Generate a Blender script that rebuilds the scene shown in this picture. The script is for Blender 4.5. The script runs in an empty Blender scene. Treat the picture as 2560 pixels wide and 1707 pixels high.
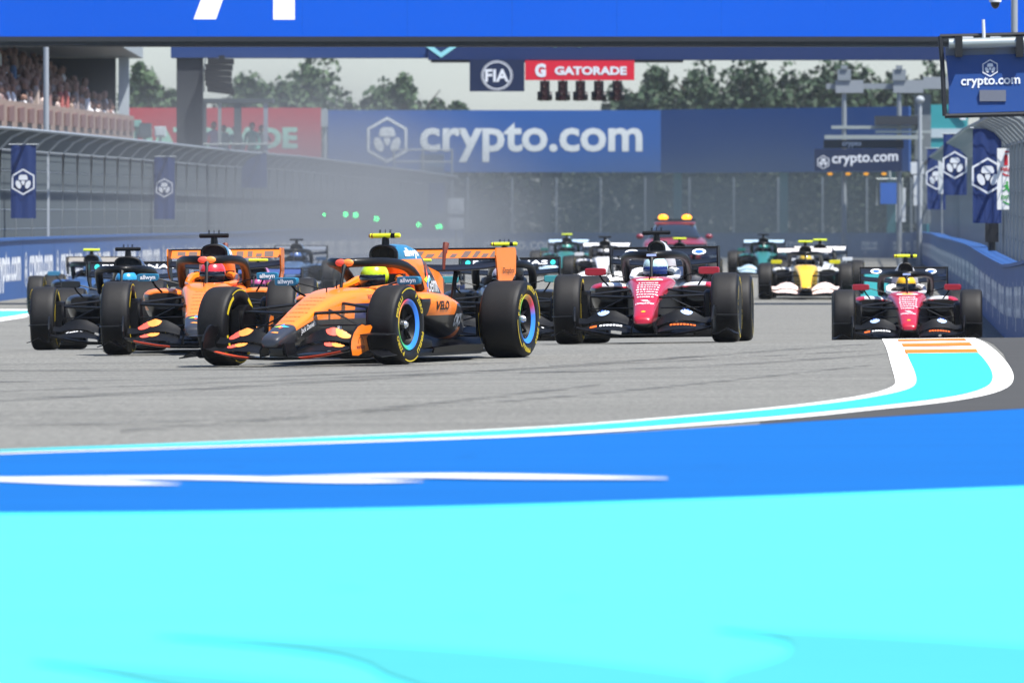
import bpy, bmesh, math, random
import numpy as np
from mathutils import Vector, Matrix
from mathutils.bvhtree import BVHTree

random.seed(7)
R = math.radians
SC = bpy.context.scene
COL = SC.collection

# ------------------------------------------------------------------ camera, sky, sun, exposure
LENS = 350.0
F = LENS / 36.0 * 2560.0          # focal length in photograph pixels
PXC, PYH = 1280.0, 667.0          # vanishing point of the level view in the photograph
CZ = 0.85                         # camera height above the datum
cam = bpy.data.cameras.new('camera')
cam.lens = LENS
cam.sensor_width = 36.0
cam.shift_y = (PYH - 853.5) / 2560.0
cam.clip_start = 0.5
cam.clip_end = 9000.0
cam.dof.use_dof = True
cam.dof.focus_distance = 93.0
cam.dof.aperture_fstop = 9.5
cam_ob = bpy.data.objects.new('camera', cam)
cam_ob.location = (0, 0, CZ)
cam_ob.rotation_euler = (R(90), 0, 0)
COL.objects.link(cam_ob)
SC.camera = cam_ob

SUN_VEC = Vector((0.36, -0.26, 0.90)).normalized()
sun_el = math.asin(SUN_VEC.z)
sun_az = math.atan2(SUN_VEC.x, SUN_VEC.y)
world = bpy.data.worlds.new('World')
SC.world = world
world.use_nodes = True
wn = world.node_tree
wn.nodes.clear()
sky = wn.nodes.new('ShaderNodeTexSky')
sky.sky_type = 'NISHITA'
sky.sun_disc = False
sky.sun_elevation = sun_el
sky.sun_rotation = sun_az
sky.air_density = 1.0
sky.dust_density = 0.6
sky.ozone_density = 1.0
bg = wn.nodes.new('ShaderNodeBackground')
bg.inputs['Strength'].default_value = 0.08
wo = wn.nodes.new('ShaderNodeOutputWorld')
tint = wn.nodes.new('ShaderNodeMix')       # milky, faintly blue overcast cast over the whole dome
tint.data_type = 'RGBA'; tint.blend_type = 'MULTIPLY'; tint.inputs[0].default_value = 1.0
tint.inputs[7].default_value = (.84, .915, 1.13, 1)
wn.links.new(sky.outputs[0], tint.inputs[6])
wn.links.new(tint.outputs[2], bg.inputs[0])
wn.links.new(bg.outputs[0], wo.inputs[0])

sun = bpy.data.lights.new('sun', 'SUN')
sun.energy = 5.0
sun.angle = R(0.9)
sun.color = (1.0, 0.965, 0.91)
sun_ob = bpy.data.objects.new('sun', sun)
sun_ob.rotation_euler = SUN_VEC.to_track_quat('Z', 'Y').to_euler()
sun_ob.location = (40, -20, 90)
COL.objects.link(sun_ob)

SC.view_settings.view_transform = 'Standard'
SC.view_settings.look = 'None'
SC.view_settings.gamma = 1.0
SC.view_settings.exposure = 0.9
SC.view_settings.use_curve_mapping = False
SC.render.engine = 'CYCLES'
SC.cycles.use_denoising = True
SC.cycles.max_bounces = 6
SC.cycles.volume_bounces = 0
SC.cycles.transparent_max_bounces = 24
SC.cycles.caustics_reflective = False
SC.cycles.caustics_refractive = False


# ------------------------------------------------------------------ helpers: colours and materials
def lin(h):
    h = h.lstrip('#')
    c = [int(h[i:i + 2], 16) / 255 for i in (0, 2, 4)]
    return tuple((x / 12.92 if x <= 0.04045 else ((x + 0.055) / 1.055) ** 2.4) for x in c) + (1.0,)


MATS = {}


def new_mat(name):
    m = bpy.data.materials.new(name)
    m.use_nodes = True
    nt = m.node_tree
    return m, nt, nt.nodes['Principled BSDF']


def mat(name, color, rough=0.5, metal=0.0, coat=0.0, var=0.06, scale=6.0, bump=0.0, emit=None, estr=1.0, spec=0.5):
    """Plain surface with a little procedural mottling."""
    if name in MATS:
        return MATS[name]
    m, nt, b = new_mat(name)
    c = lin(color) if isinstance(color, str) else tuple(color) + (1.0,)
    tc = nt.nodes.new('ShaderNodeTexCoord')
    nz = nt.nodes.new('ShaderNodeTexNoise')
    nz.inputs['Scale'].default_value = scale
    nz.inputs['Detail'].default_value = 5
    nt.links.new(tc.outputs['Object'], nz.inputs['Vector'])
    mx = nt.nodes.new('ShaderNodeMix')
    mx.data_type = 'RGBA'
    nt.links.new(nz.outputs['Fac'], mx.inputs[0])
    mx.inputs[6].default_value = tuple(x * (1 - var) for x in c[:3]) + (1,)
    mx.inputs[7].default_value = tuple(min(1, x * (1 + var)) for x in c[:3]) + (1,)
    nt.links.new(mx.outputs[2], b.inputs['Base Color'])
    b.inputs['Roughness'].default_value = rough
    b.inputs['Metallic'].default_value = metal
    b.inputs['Coat Weight'].default_value = coat
    b.inputs['Coat Roughness'].default_value = 0.12
    b.inputs['Specular IOR Level'].default_value = spec
    if bump:
        bp = nt.nodes.new('ShaderNodeBump')
        bp.inputs['Strength'].default_value = bump
        bp.inputs['Distance'].default_value = 0.02
        nt.links.new(nz.outputs['Fac'], bp.inputs['Height'])
        nt.links.new(bp.outputs[0], b.inputs['Normal'])
    if emit:
        b.inputs['Emission Color'].default_value = lin(emit)
        b.inputs['Emission Strength'].default_value = estr
    MATS[name] = m
    return m


def livery(name, base, patches=(), rough=0.38, coat=0.5):
    """Painted bodywork: colour fields bounded by planes in the car's own coordinates (x forward, |y| out, z up)."""
    m, nt, b = new_mat(name)
    tc = nt.nodes.new('ShaderNodeTexCoord')
    sp = nt.nodes.new('ShaderNodeSeparateXYZ')
    nt.links.new(tc.outputs['Object'], sp.inputs[0])
    ab = nt.nodes.new('ShaderNodeMath'); ab.operation = 'ABSOLUTE'
    nt.links.new(sp.outputs[1], ab.inputs[0])
    cb = nt.nodes.new('ShaderNodeCombineXYZ')
    nt.links.new(sp.outputs[0], cb.inputs[0])
    nt.links.new(ab.outputs[0], cb.inputs[1])
    nt.links.new(sp.outputs[2], cb.inputs[2])
    rgb = nt.nodes.new('ShaderNodeRGB')
    rgb.outputs[0].default_value = lin(base)
    cur = rgb.outputs[0]
    for colr, planes in patches:
        fac = None
        for (a, bb, c, d) in planes:
            dp = nt.nodes.new('ShaderNodeVectorMath'); dp.operation = 'DOT_PRODUCT'
            nt.links.new(cb.outputs[0], dp.inputs[0])
            dp.inputs[1].default_value = (a, bb, c)
            gt = nt.nodes.new('ShaderNodeMath'); gt.operation = 'GREATER_THAN'
            nt.links.new(dp.outputs['Value'], gt.inputs[0])
            gt.inputs[1].default_value = -d
            if fac is None:
                fac = gt.outputs[0]
            else:
                ml = nt.nodes.new('ShaderNodeMath'); ml.operation = 'MULTIPLY'
                nt.links.new(fac, ml.inputs[0]); nt.links.new(gt.outputs[0], ml.inputs[1])
                fac = ml.outputs[0]
        mx = nt.nodes.new('ShaderNodeMix'); mx.data_type = 'RGBA'
        nt.links.new(fac, mx.inputs[0])
        nt.links.new(cur, mx.inputs[6])
        mx.inputs[7].default_value = lin(colr)
        cur = mx.outputs[2]
    nt.links.new(cur, b.inputs['Base Color'])
    b.inputs['Roughness'].default_value = rough
    b.inputs['Coat Weight'].default_value = coat
    b.inputs['Coat Roughness'].default_value = 0.1
    return m


# ------------------------------------------------------------------ helpers: meshes and objects
class MB:
    def __init__(self):
        self.v, self.f, self.m = [], [], []

    def add(self, vs, fs, mi=0):
        o = len(self.v)
        self.v += [tuple(p) for p in vs]
        self.f += [tuple(i + o for i in f) for f in fs]
        self.m += [mi] * len(fs)
        return self

    def box(self, x0, x1, y0, y1, z0, z1, mi=0):
        vs = [(x, y, z) for x in (x0, x1) for y in (y0, y1) for z in (z0, z1)]
        fs = [(0, 1, 3, 2), (4, 6, 7, 5), (0, 4, 5, 1), (2, 3, 7, 6), (0, 2, 6, 4), (1, 5, 7, 3)]
        return self.add(vs, fs, mi)

    def obox(self, c, ax, ay, az, hx, hy, hz, mi=0):
        c = Vector(c); ax = Vector(ax).normalized(); ay = Vector(ay).normalized(); az = Vector(az).normalized()
        vs = [c + ax * hx * i + ay * hy * j + az * hz * k for i in (-1, 1) for j in (-1, 1) for k in (-1, 1)]
        fs = [(0, 1, 3, 2), (4, 6, 7, 5), (0, 4, 5, 1), (2, 3, 7, 6), (0, 2, 6, 4), (1, 5, 7, 3)]
        return self.add(vs, fs, mi)

    def loft(self, rings, closed=True, cap=True, mi=0, skip=None, mifn=None):
        n = len(rings[0])
        o = len(self.v)
        for r in rings:
            self.v += [tuple(p) for p in r]
        for i in range(len(rings) - 1):
            for j in range(n if closed else n - 1):
                k = (j + 1) % n
                q = (o + i * n + j, o + i * n + k, o + (i + 1) * n + k, o + (i + 1) * n + j)
                c = sum((Vector(self.v[t]) for t in q), Vector()) / 4
                if skip and skip(c):
                    continue
                self.f.append(q)
                self.m.append(mifn(c) if mifn else mi)
        if cap and closed:
            self.f.append(tuple(o + j for j in range(n))[::-1]); self.m.append(mi)
            self.f.append(tuple(o + (len(rings) - 1) * n + j for j in range(n))); self.m.append(mi)
        return self

    def tube(self, pts, rad, seg=8, mi=0, flat=1.0, cap=True, up=(0, 0, 1)):
        pts = [Vector(p) for p in pts]
        if not isinstance(rad, (list, tuple)):
            rad = [rad] * len(pts)
        rings = []
        for i, p in enumerate(pts):
            t = (pts[min(i + 1, len(pts) - 1)] - pts[max(i - 1, 0)]).normalized()
            u = Vector(up)
            a = t.cross(u)
            if a.length < 1e-4:
                a = t.cross(Vector((1, 0, 0)))
            a.normalize()
            b = a.cross(t).normalized()
            rings.append([p + a * math.cos(2 * math.pi * k / seg) * rad[i] + b * math.sin(2 * math.pi * k / seg) * rad[i] * flat
                          for k in range(seg)])
        return self.loft(rings, cap=cap, mi=mi)

    def lathe(self, prof, seg=48, axis='y', center=(0, 0, 0), mi=0, close=False):
        rings = []
        for k in range(seg):
            a = 2 * math.pi * k / seg
            r = []
            for (rr, h) in prof:
                if axis == 'y':
                    r.append((center[0] + rr * math.cos(a), center[1] + h, center[2] + rr * math.sin(a)))
                elif axis == 'x':
                    r.append((center[0] + h, center[1] + rr * math.cos(a), center[2] + rr * math.sin(a)))
                else:
                    r.append((center[0] + rr * math.cos(a), center[1] + rr * math.sin(a), center[2] + h))
            rings.append(r)
        n = len(prof)
        o = len(self.v)
        for r in rings:
            self.v += r
        for i in range(seg):
            i2 = (i + 1) % seg
            for j in range(n if close else n - 1):
                j2 = (j + 1) % n
                self.f.append((o + i * n + j, o + i2 * n + j, o + i2 * n + j2, o + i * n + j2))
                self.m.append(mi)
        return self

    def prism(self, poly, d, mi=0):
        """Flat outline (3D points) given thickness by the vector d."""
        n = len(poly)
        d = Vector(d)
        o = len(self.v)
        self.v += [tuple(p) for p in poly] + [tuple(Vector(p) + d) for p in poly]
        self.f.append(tuple(range(o, o + n))[::-1]); self.m.append(mi)
        self.f.append(tuple(range(o + n, o + 2 * n))); self.m.append(mi)
        for i in range(n):
            k = (i + 1) % n
            self.f.append((o + i, o + k, o + n + k, o + n + i)); self.m.append(mi)
        return self

    def ball(self, c, rx, ry, rz, seg=12, rings=8, mi=0):
        rr = []
        for i in range(rings + 1):
            a = -math.pi / 2 + math.pi * i / rings
            rad = max(1e-3, math.cos(a))
            rr.append([(c[0] + rx * rad * math.cos(2 * math.pi * k / seg), c[1] + ry * rad * math.sin(2 * math.pi * k / seg),
                        c[2] + rz * math.sin(a)) for k in range(seg)])
        return self.loft(rr, cap=True, mi=mi)

    def mesh(self, name, mats, smooth=40):
        me = bpy.data.meshes.new(name)
        me.from_pydata(self.v, [], self.f)
        for mm in (mats if isinstance(mats, (list, tuple)) else [mats]):
            me.materials.append(mm)
        if len(set(self.m)) > 1:
            me.polygons.foreach_set('material_index', self.m)
        bm = bmesh.new(); bm.from_mesh(me)
        bmesh.ops.recalc_face_normals(bm, faces=bm.faces)
        bm.to_mesh(me); bm.free()
        if smooth:
            me.polygons.foreach_set('use_smooth', [True] * len(me.polygons))
            me.set_sharp_from_angle(angle=R(smooth))
        me.update()
        return me

    def bvh(self):
        return BVHTree.FromPolygons([Vector(p) for p in self.v], self.f)


def link(name, me, parent=None):
    o = bpy.data.objects.new(name, me)
    COL.objects.link(o)
    if parent is not None:
        o.parent = parent
    return o


def part(name, mb, mats, parent, smooth=40):
    return link(name, mb.mesh(name, mats, smooth), parent)


def tag(o, label=None, cat=None, group=None, kind=None):
    if label: o['label'] = label
    if cat: o['category'] = cat
    if group: o['group'] = group
    if kind: o['kind'] = kind
    return o


def empty(name, loc=(0, 0, 0), label=None, cat=None, group=None):
    o = bpy.data.objects.new(name, None)
    o.empty_display_size = 0.2
    o.location = loc
    COL.objects.link(o)
    return tag(o, label, cat, group)


def struct(name, mb, m, smooth=40):
    o = part(name, mb, m, None, smooth)
    o['kind'] = 'structure'
    return o


# text outlines, made once as flat meshes (x right, y up, height 1 = font size)
TEXTS = {}


def text_mesh(txt, bold=0.0, spacing=1.0):
    key = (txt, bold, spacing)
    if key not in TEXTS:
        cu = bpy.data.curves.new('lettering', 'FONT')
        cu.body = txt
        cu.align_x = 'CENTER'
        cu.align_y = 'CENTER'
        cu.offset = bold
        cu.space_character = spacing
        cu.resolution_u = 3
        cu.fill_mode = 'FRONT'
        ob = bpy.data.objects.new('lettering', cu)
        COL.objects.link(ob)
        dg = bpy.context.evaluated_depsgraph_get()
        me = bpy.data.meshes.new_from_object(ob.evaluated_get(dg))
        bm = bmesh.new(); bm.from_mesh(me)
        bmesh.ops.triangulate(bm, faces=bm.faces)
        bm.to_mesh(me); bm.free()
        vs = [(v.co.x, v.co.y) for v in me.vertices]
        fs = [tuple(p.vertices) for p in me.polygons]
        bpy.data.meshes.remove(me)
        bpy.data.objects.remove(ob)
        bpy.data.curves.remove(cu)
        xs = [a for a, _ in vs]; ys = [b for _, b in vs]
        TEXTS[key] = (vs, fs, min(xs), max(xs), min(ys), max(ys))
    return TEXTS[key]


for _t in [('crypto.com', .02), ('FIA', .03), ('GATORADE', .045), ('G', .06), ('RICHARD MILLE', .0), ('DP WORLD', .02), ('VELO', .03),
           ('OKX', .05), ('Dropbox', .01), ('workday', .01), ('allwyn', .03), ('Gemini', .0), ("Jack Daniel's", .01), ('PIRELLI', .03),
           ('P ZERO', .02), ('PETRONAS', .02), ('hp', .02), ('UniCredit', .02), ('FIRE', .03), ('EXIT', .03), ('crypto', .02)]:
    text_mesh(*_t)


def text_to(mb, txt, bold, mapping, width=None, height=None, sub=0, mi=0):
    """Map a text outline through mapping(u, v) -> 3D; centred, fitted to width/height in metres."""
    vs, fs, x0, x1, y0, y1 = text_mesh(txt, bold)
    sx = (width or height * (x1 - x0) / (y1 - y0)) / (x1 - x0)
    sy = (height / (y1 - y0)) if height else sx
    cx, cy = (x0 + x1) / 2, (y0 + y1) / 2
    if sub:
        bm = bmesh.new()
        bv = [bm.verts.new((a, b, 0)) for a, b in vs]
        for f in fs:
            try:
                bm.faces.new([bv[i] for i in f])
            except ValueError:
                pass
        bmesh.ops.subdivide_edges(bm, edges=bm.edges[:], cuts=sub, use_grid_fill=True)
        bm.verts.index_update()
        vs = [(v.co.x, v.co.y) for v in bm.verts]
        fs = [tuple(v.index for v in f.verts) for f in bm.faces]
        bm.free()
    P = [mapping((a - cx) * sx, (b - cy) * sy) for a, b in vs]
    fs = [f for f in fs if all(P[i] is not None for i in f)]
    mb.add([p if p is not None else (0, 0, .3) for p in P], fs, mi)
    return mb


def plane_map(o, u, v):
    o, u, v = Vector(o), Vector(u), Vector(v)
    return lambda a, b: o + u * a + v * b


def cast_map(o, u, v, d, bvh, off=0.004, maxd=1.0):
    """Lay a flat drawing on a body: start from its plane and follow d to the surface."""
    o, u, v, d = Vector(o), Vector(u), Vector(v), Vector(d).normalized()

    def f(a, b):
        p = o + u * a + v * b
        hit = bvh.ray_cast(p - d * 0.5, d, maxd + 0.5)
        if hit[0] is None:
            return None
        return hit[0] - d * off
    return f


def blob(n, fx):
    return [fx(2 * math.pi * i / n) for i in range(n)]


def poly_to(mb, pts, mapping, mi=0, center=None):
    """A filled outline (u, v) mapped as a fan of three rings so that it follows curved bodies."""
    c = center or (sum(p[0] for p in pts) / len(pts), sum(p[1] for p in pts) / len(pts))
    n = len(pts)
    rings = []
    for s in (1.0, 0.66, 0.33):
        rings.append([mapping(c[0] + (p[0] - c[0]) * s, c[1] + (p[1] - c[1]) * s) for p in pts])
    o = len(mb.v)
    f0 = len(mb.f)
    bad = set()
    for p in [p for r in rings for p in r] + [mapping(*c)]:
        if p is None:
            bad.add(len(mb.v)); p = (0, 0, .3)
        mb.v.append(tuple(p))
    for i in range(2):
        for j in range(n):
            k = (j + 1) % n
            mb.f.append((o + i * n + j, o + i * n + k, o + (i + 1) * n + k, o + (i + 1) * n + j)); mb.m.append(mi)
    for j in range(n):
        mb.f.append((o + 2 * n + j, o + 2 * n + (j + 1) % n, o + 3 * n)); mb.m.append(mi)
    keep = [i for i in range(f0, len(mb.f)) if not bad.intersection(mb.f[i])]
    mb.f[f0:] = [mb.f[i] for i in keep]; mb.m[f0:] = [mi] * len(keep)
    return mb


def quad_to(mb, mp, pts, mi=0):
    P = [mp(*p) for p in pts]
    if all(p is not None for p in P):
        mb.add(P, [tuple(range(len(P)))], mi)


def lift(mp, d):
    d = Vector(d)
    return lambda a, b: None if mp(a, b) is None else Vector(mp(a, b)) + d


def ell(cx, cy, rx, ry, n=18, rot=0):
    return [(cx + rx * math.cos(t) * math.cos(rot) - ry * math.sin(t) * math.sin(rot),
             cy + rx * math.cos(t) * math.sin(rot) + ry * math.sin(t) * math.cos(rot))
            for t in [2 * math.pi * i / n for i in range(n)]]


# ------------------------------------------------------------------ the lie of the land
PT = [(-400, -.8), (0, -.8), (40, -.81), (60, -.82), (75, -.855), (85, -.875), (89.5, -.868), (92.7, -.845), (97, -.805), (102, -.795),
      (106, -.82), (112, -.89), (127, -1.02), (150, -1.07), (175, -.87), (200, -.65), (240, -.43), (272, -.28), (303, -.08),
      (396, .29), (440, .42), (600, .6), (9000, .6)]
_yy = np.arange(-400, 900, 0.5)
_pp = np.interp(_yy, [a for a, _ in PT], [b for _, b in PT])
_k = np.exp(-0.5 * (np.arange(-12, 13) * 0.5 / 1.8) ** 2); _k /= _k.sum()
_pp[12:-12] = np.convolve(_pp, _k, 'same')[12:-12]
_cf = np.interp(_yy, [-400, 60, 85, 107, 120, 140, 900], [0, .004, .012, .013, .004, 0, 0])


def gz(x, y):
    """World height of the ground."""
    return CZ + float(np.interp(y, _yy, _pp)) + float(np.interp(y, _yy, _cf)) * max(-15, min(15, x))


def at(px, py, Y):
    """Point of the place seen at a photograph pixel, Y metres away."""
    return Vector(((px - PXC) * Y / F, Y, CZ + (PYH - py) * Y / F))


def onground(px, py, y0=12.0, y1=330.0):
    y = y0
    prev = None
    while y < y1:
        p = at(px, py, y)
        d = p.z - gz(p.x, y)
        if d <= 0:
            lo, hi = y - 0.5, y
            for _ in range(20):
                md = (lo + hi) / 2
                q = at(px, py, md)
                if q.z - gz(q.x, md) <= 0: hi = md
                else: lo = md
            return (at(px, py, hi).x, hi)
        y += 0.5
    return (at(px, py, y1).x, y1)


def resample(pl, n):
    pl = [Vector((p[0], p[1])) for p in pl]
    L = [0]
    for a, b in zip(pl, pl[1:]):
        L.append(L[-1] + (b - a).length)
    out = []
    for i in range(n):
        t = L[-1] * i / (n - 1)
        k = 0
        while k < len(L) - 2 and L[k + 1] < t: k += 1
        s = (t - L[k]) / max(1e-9, L[k + 1] - L[k])
        out.append(pl[k].lerp(pl[k + 1], min(1, max(0, s))))
    return out


def smooth_line(pl, it=2):
    pl = [Vector((p[0], p[1])) for p in pl]
    for _ in range(it):
        q = [pl[0]]
        for a, b in zip(pl, pl[1:]):
            q += [a * .75 + b * .25, a * .25 + b * .75]
        q.append(pl[-1])
        pl = q
    return pl


def sheet(mb, A, B, dz, n=60, m=6, mi=0):
    """Thin painted sheet lying on the ground between two edges."""
    A, B = resample(A, n), resample(B, n)
    o = len(mb.v)
    for a, b in zip(A, B):
        for j in range(m + 1):
            p = a.lerp(b, j / m)
            mb.v.append((p.x, p.y, gz(p.x, p.y) + dz))
    for i in range(n - 1):
        for j in range(m):
            mb.f.append((o + i * (m + 1) + j, o + (i + 1) * (m + 1) + j, o + (i + 1) * (m + 1) + j + 1, o + i * (m + 1) + j + 1))
            mb.m.append(mi)
    return mb


# ------------------------------------------------------------------ ground materials
def asphalt_mat():
    m, nt, b = new_mat('asphalt')
    tc = nt.nodes.new('ShaderNodeTexCoord')
    n1 = nt.nodes.new('ShaderNodeTexNoise'); n1.inputs['Scale'].default_value = 38; n1.inputs['Detail'].default_value = 6
    n1.inputs['Roughness'].default_value = 0.75
    nt.links.new(tc.outputs['Object'], n1.inputs['Vector'])
    n2 = nt.nodes.new('ShaderNodeTexNoise'); n2.inputs['Scale'].default_value = 0.35; n2.inputs['Detail'].default_value = 4
    mp = nt.nodes.new('ShaderNodeMapping'); mp.inputs['Rotation'].default_value = (0, 0, R(-62)); mp.inputs['Scale'].default_value = (0.25, 2.2, 1)
    nt.links.new(tc.outputs['Object'], mp.inputs[0]); nt.links.new(mp.outputs[0], n2.inputs['Vector'])
    r1 = nt.nodes.new('ShaderNodeValToRGB')
    r1.color_ramp.elements[0].position = 0.25; r1.color_ramp.elements[0].color = (.062, .062, .056, 1)
    r1.color_ramp.elements[1].position = 0.75; r1.color_ramp.elements[1].color = (.325, .322, .286, 1)
    nt.links.new(n1.outputs['Fac'], r1.inputs[0])
    r2 = nt.nodes.new('ShaderNodeValToRGB')
    r2.color_ramp.elements[0].position = 0.30; r2.color_ramp.elements[0].color = (.80, .80, .80, 1)
    r2.color_ramp.elements[1].position = 0.58; r2.color_ramp.elements[1].color = (1, 1, 1, 1)
    nt.links.new(n2.outputs['Fac'], r2.inputs[0])
    mx = nt.nodes.new('ShaderNodeMix'); mx.data_type = 'RGBA'; mx.blend_type = 'MULTIPLY'; mx.inputs[0].default_value = 1
    nt.links.new(r1.outputs[0], mx.inputs[6]); nt.links.new(r2.outputs[0], mx.inputs[7])
    # coarse aggregate: pale and dark chips stretched into visible speckle at this shallow view
    mp3 = nt.nodes.new('ShaderNodeMapping'); mp3.inputs['Scale'].default_value = (1, .12, 1)
    nt.links.new(tc.outputs['Object'], mp3.inputs[0])
    n3 = nt.nodes.new('ShaderNodeTexNoise'); n3.inputs['Scale'].default_value = 26; n3.inputs['Detail'].default_value = 3; n3.inputs['Roughness'].default_value = .8
    nt.links.new(mp3.outputs[0], n3.inputs['Vector'])
    r3 = nt.nodes.new('ShaderNodeValToRGB')
    r3.color_ramp.elements[0].position = .32; r3.color_ramp.elements[0].color = (.62, .62, .62, 1)
    r3.color_ramp.elements[1].position = .68; r3.color_ramp.elements[1].color = (1.0, 1.0, 1.0, 1)
    nt.links.new(n3.outputs['Fac'], r3.inputs[0])
    mx3 = nt.nodes.new('ShaderNodeMix'); mx3.data_type = 'RGBA'; mx3.blend_type = 'MULTIPLY'; mx3.inputs[0].default_value = 1
    nt.links.new(mx.outputs[2], mx3.inputs[6]); nt.links.new(r3.outputs[0], mx3.inputs[7])
    nt.links.new(mx3.outputs[2], b.inputs['Base Color'])
    b.inputs['Roughness'].default_value = 0.85
    b.inputs['Specular IOR Level'].default_value = 0.3
    bp = nt.nodes.new('ShaderNodeBump'); bp.inputs['Strength'].default_value = 0.5; bp.inputs['Distance'].default_value = 0.01
    nt.links.new(n1.outputs['Fac'], bp.inputs['Height']); nt.links.new(bp.outputs[0], b.inputs['Normal'])
    return m


def paint_mat(name, c, var=0.10, rough=0.7, streak=(0.3, 3.0)):
    m, nt, b = new_mat(name)
    c = lin(c)
    tc = nt.nodes.new('ShaderNodeTexCoord')
    mp = nt.nodes.new('ShaderNodeMapping'); mp.inputs['Scale'].default_value = (streak[0], streak[1], 1)
    mp.inputs['Rotation'].default_value = (0, 0, R(-8))
    nt.links.new(tc.outputs['Object'], mp.inputs[0])
    n = nt.nodes.new('ShaderNodeTexNoise'); n.inputs['Scale'].default_value = 0.8; n.inputs['Detail'].default_value = 8
    n.inputs['Roughness'].default_value = 0.65
    nt.links.new(mp.outputs[0], n.inputs['Vector'])
    mx = nt.nodes.new('ShaderNodeMix'); mx.data_type = 'RGBA'
    nt.links.new(n.outputs['Fac'], mx.inputs[0])
    mx.inputs[6].default_value = tuple(x * (1 - var) for x in c[:3]) + (1,)
    mx.inputs[7].default_value = tuple(min(.95, x * (1 + var)) for x in c[:3]) + (1,)
    # grit and specks of rubber on the paint
    n2 = nt.nodes.new('ShaderNodeTexNoise'); n2.inputs['Scale'].default_value = 3.0; n2.inputs['Detail'].default_value = 2
    nt.links.new(tc.outputs['Object'], n2.inputs['Vector'])
    rp = nt.nodes.new('ShaderNodeValToRGB')
    rp.color_ramp.elements[0].position = 0.24; rp.color_ramp.elements[0].color = (.35, .35, .35, 1)
    rp.color_ramp.elements[1].position = 0.27; rp.color_ramp.elements[1].color = (1, 1, 1, 1)
    nt.links.new(n2.outputs['Fac'], rp.inputs[0])
    m2 = nt.nodes.new('ShaderNodeMix'); m2.data_type = 'RGBA'; m2.blend_type = 'MULTIPLY'; m2.inputs[0].default_value = 0.6
    nt.links.new(mx.outputs[2], m2.inputs[6]); nt.links.new(rp.outputs[0], m2.inputs[7])
    nt.links.new(m2.outputs[2], b.inputs['Base Color'])
    b.inputs['Roughness'].default_value = rough
    b.inputs['Specular IOR Level'].default_value = 0.1
    return m


M_ASPH = asphalt_mat()
M_CYAN = paint_mat('cyan_ground_paint', '48cfd7', 0.10)
M_CYAN2 = paint_mat('deep_cyan_ground_paint', '3d999b', 0.08)
M_BLUE = paint_mat('blue_ground_paint', '05569a', 0.25)
M_WHITE = paint_mat('white_ground_paint', 'e0e0da', 0.08)
M_ORANGE = paint_mat('orange_kerb_paint', 'e8702a', 0.06)
M_TEAL = paint_mat('teal_ground_paint', '48c3c6', 0.06)
M_GRASS = mat('verge_grass', '4c5a34', .9, var=.3, scale=.6)

# ground sheet: one mesh to the horizon
xs = [-1300, -800, -500, -200, -100, -60, -40, -30] + [x for x in np.arange(-24, 24.1, 1.5)] + [30, 40, 60, 100, 200, 500, 800, 1300]
ys = [-300, -100, -20, 0, 8] + [y for y in np.arange(12, 130, 1.0)] + [y for y in np.arange(130, 452, 2.0)] + [480, 520, 600, 800, 1200, 1700]
g = MB()
nx = len(xs)
for y in ys:
    for x in xs:
        g.v.append((float(x), float(y), gz(float(x), float(y))))
for j in range(len(ys) - 1):
    for i in range(nx - 1):
        g.f.append((j * nx + i, j * nx + i + 1, (j + 1) * nx + i + 1, (j + 1) * nx + i))
        yc, xc = (ys[j] + ys[j + 1]) / 2, (xs[i] + xs[i + 1]) / 2
        g.m.append(1 if (yc > 452 or abs(xc) > 45) else 0)
struct('ground', g, [M_ASPH, M_GRASS])

# painted run-off in front of the track
def px_edge(pts, sm=0, **kw):
    if sm: pts = smooth_line(pts, sm)
    return [onground(p[0], p[1], **kw) for p in pts]

k4 = lambda pts: [(1900 + x * .28061, 760 + y * .28061) for x, y in pts]
k5 = lambda pts: [(x * .7653, 1060 + y * .7653) for x, y in pts]

blue_top = [(-300, 1152), (0, 1137.5), (700, 1113), (1393, 1093), (1900, 1062), (2560, 1023), (2900, 1003)]
blue_bot = [(-300, 1288), (0, 1287), (450, 1284), (900, 1276), (1350, 1264), (1800, 1249), (2200, 1233), (2560, 1219), (2900, 1205)]
struct('blue_runoff', sheet(MB(), px_edge(blue_top, 2), px_edge(blue_bot, 2), .004, 80, 10), M_BLUE)
struct('cyan_runoff', sheet(MB(), px_edge(blue_bot, 2), [(-6, 3.0), (6, 3.0)], .005, 80, 16), M_CYAN)
wm = MB()
for A, B in [([(-60, 180), (0, 181), (300, 187), (590, 202.5)], [(-60, 189), (0, 192), (300, 204), (590, 203.5)]),
             ([(0, 183), (580, 176), (900, 182), (1385, 192.5)], [(0, 188), (580, 184), (980, 196), (1200, 199), (1385, 193.5)]),
             ([(850, 183), (1280, 171), (1650, 171), (2180, 184.5)], [(850, 186), (1280, 179), (1700, 187), (2180, 186.5)])]:
    wm = MB()
    struct('white_blade_marking', sheet(wm, px_edge(k5(A), 2), px_edge(k5(B), 2), .009 + .002 * (A[0][0] > 100) + .001 * (A[0][0] == 0), 40, 3), M_WHITE)
for A, B in [([(69, 1660), (400, 1682), (689, 1707), (900, 1730)], [(69, 1661), (250, 1690), (420, 1730), (900, 1800)]),
             ([(383, 1596), (918, 1615), (1377, 1649), (1777, 1700)], [(383, 1597), (727, 1630), (903, 1661), (985, 1712), (1300, 1800), (1777, 1800)]),
             ([(1783, 1579), (2155, 1594), (2560, 1622), (2800, 1640)],
              [(1783, 1580), (1969, 1608), (1983, 1634), (1938, 1662), (1783, 1700), (1783, 1800), (2300, 1800), (2800, 1790)])]:
    struct('deep_cyan_marking', sheet(MB(), px_edge(A, 2), px_edge(B, 1), .010, 60, 8), M_CYAN2)

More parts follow.
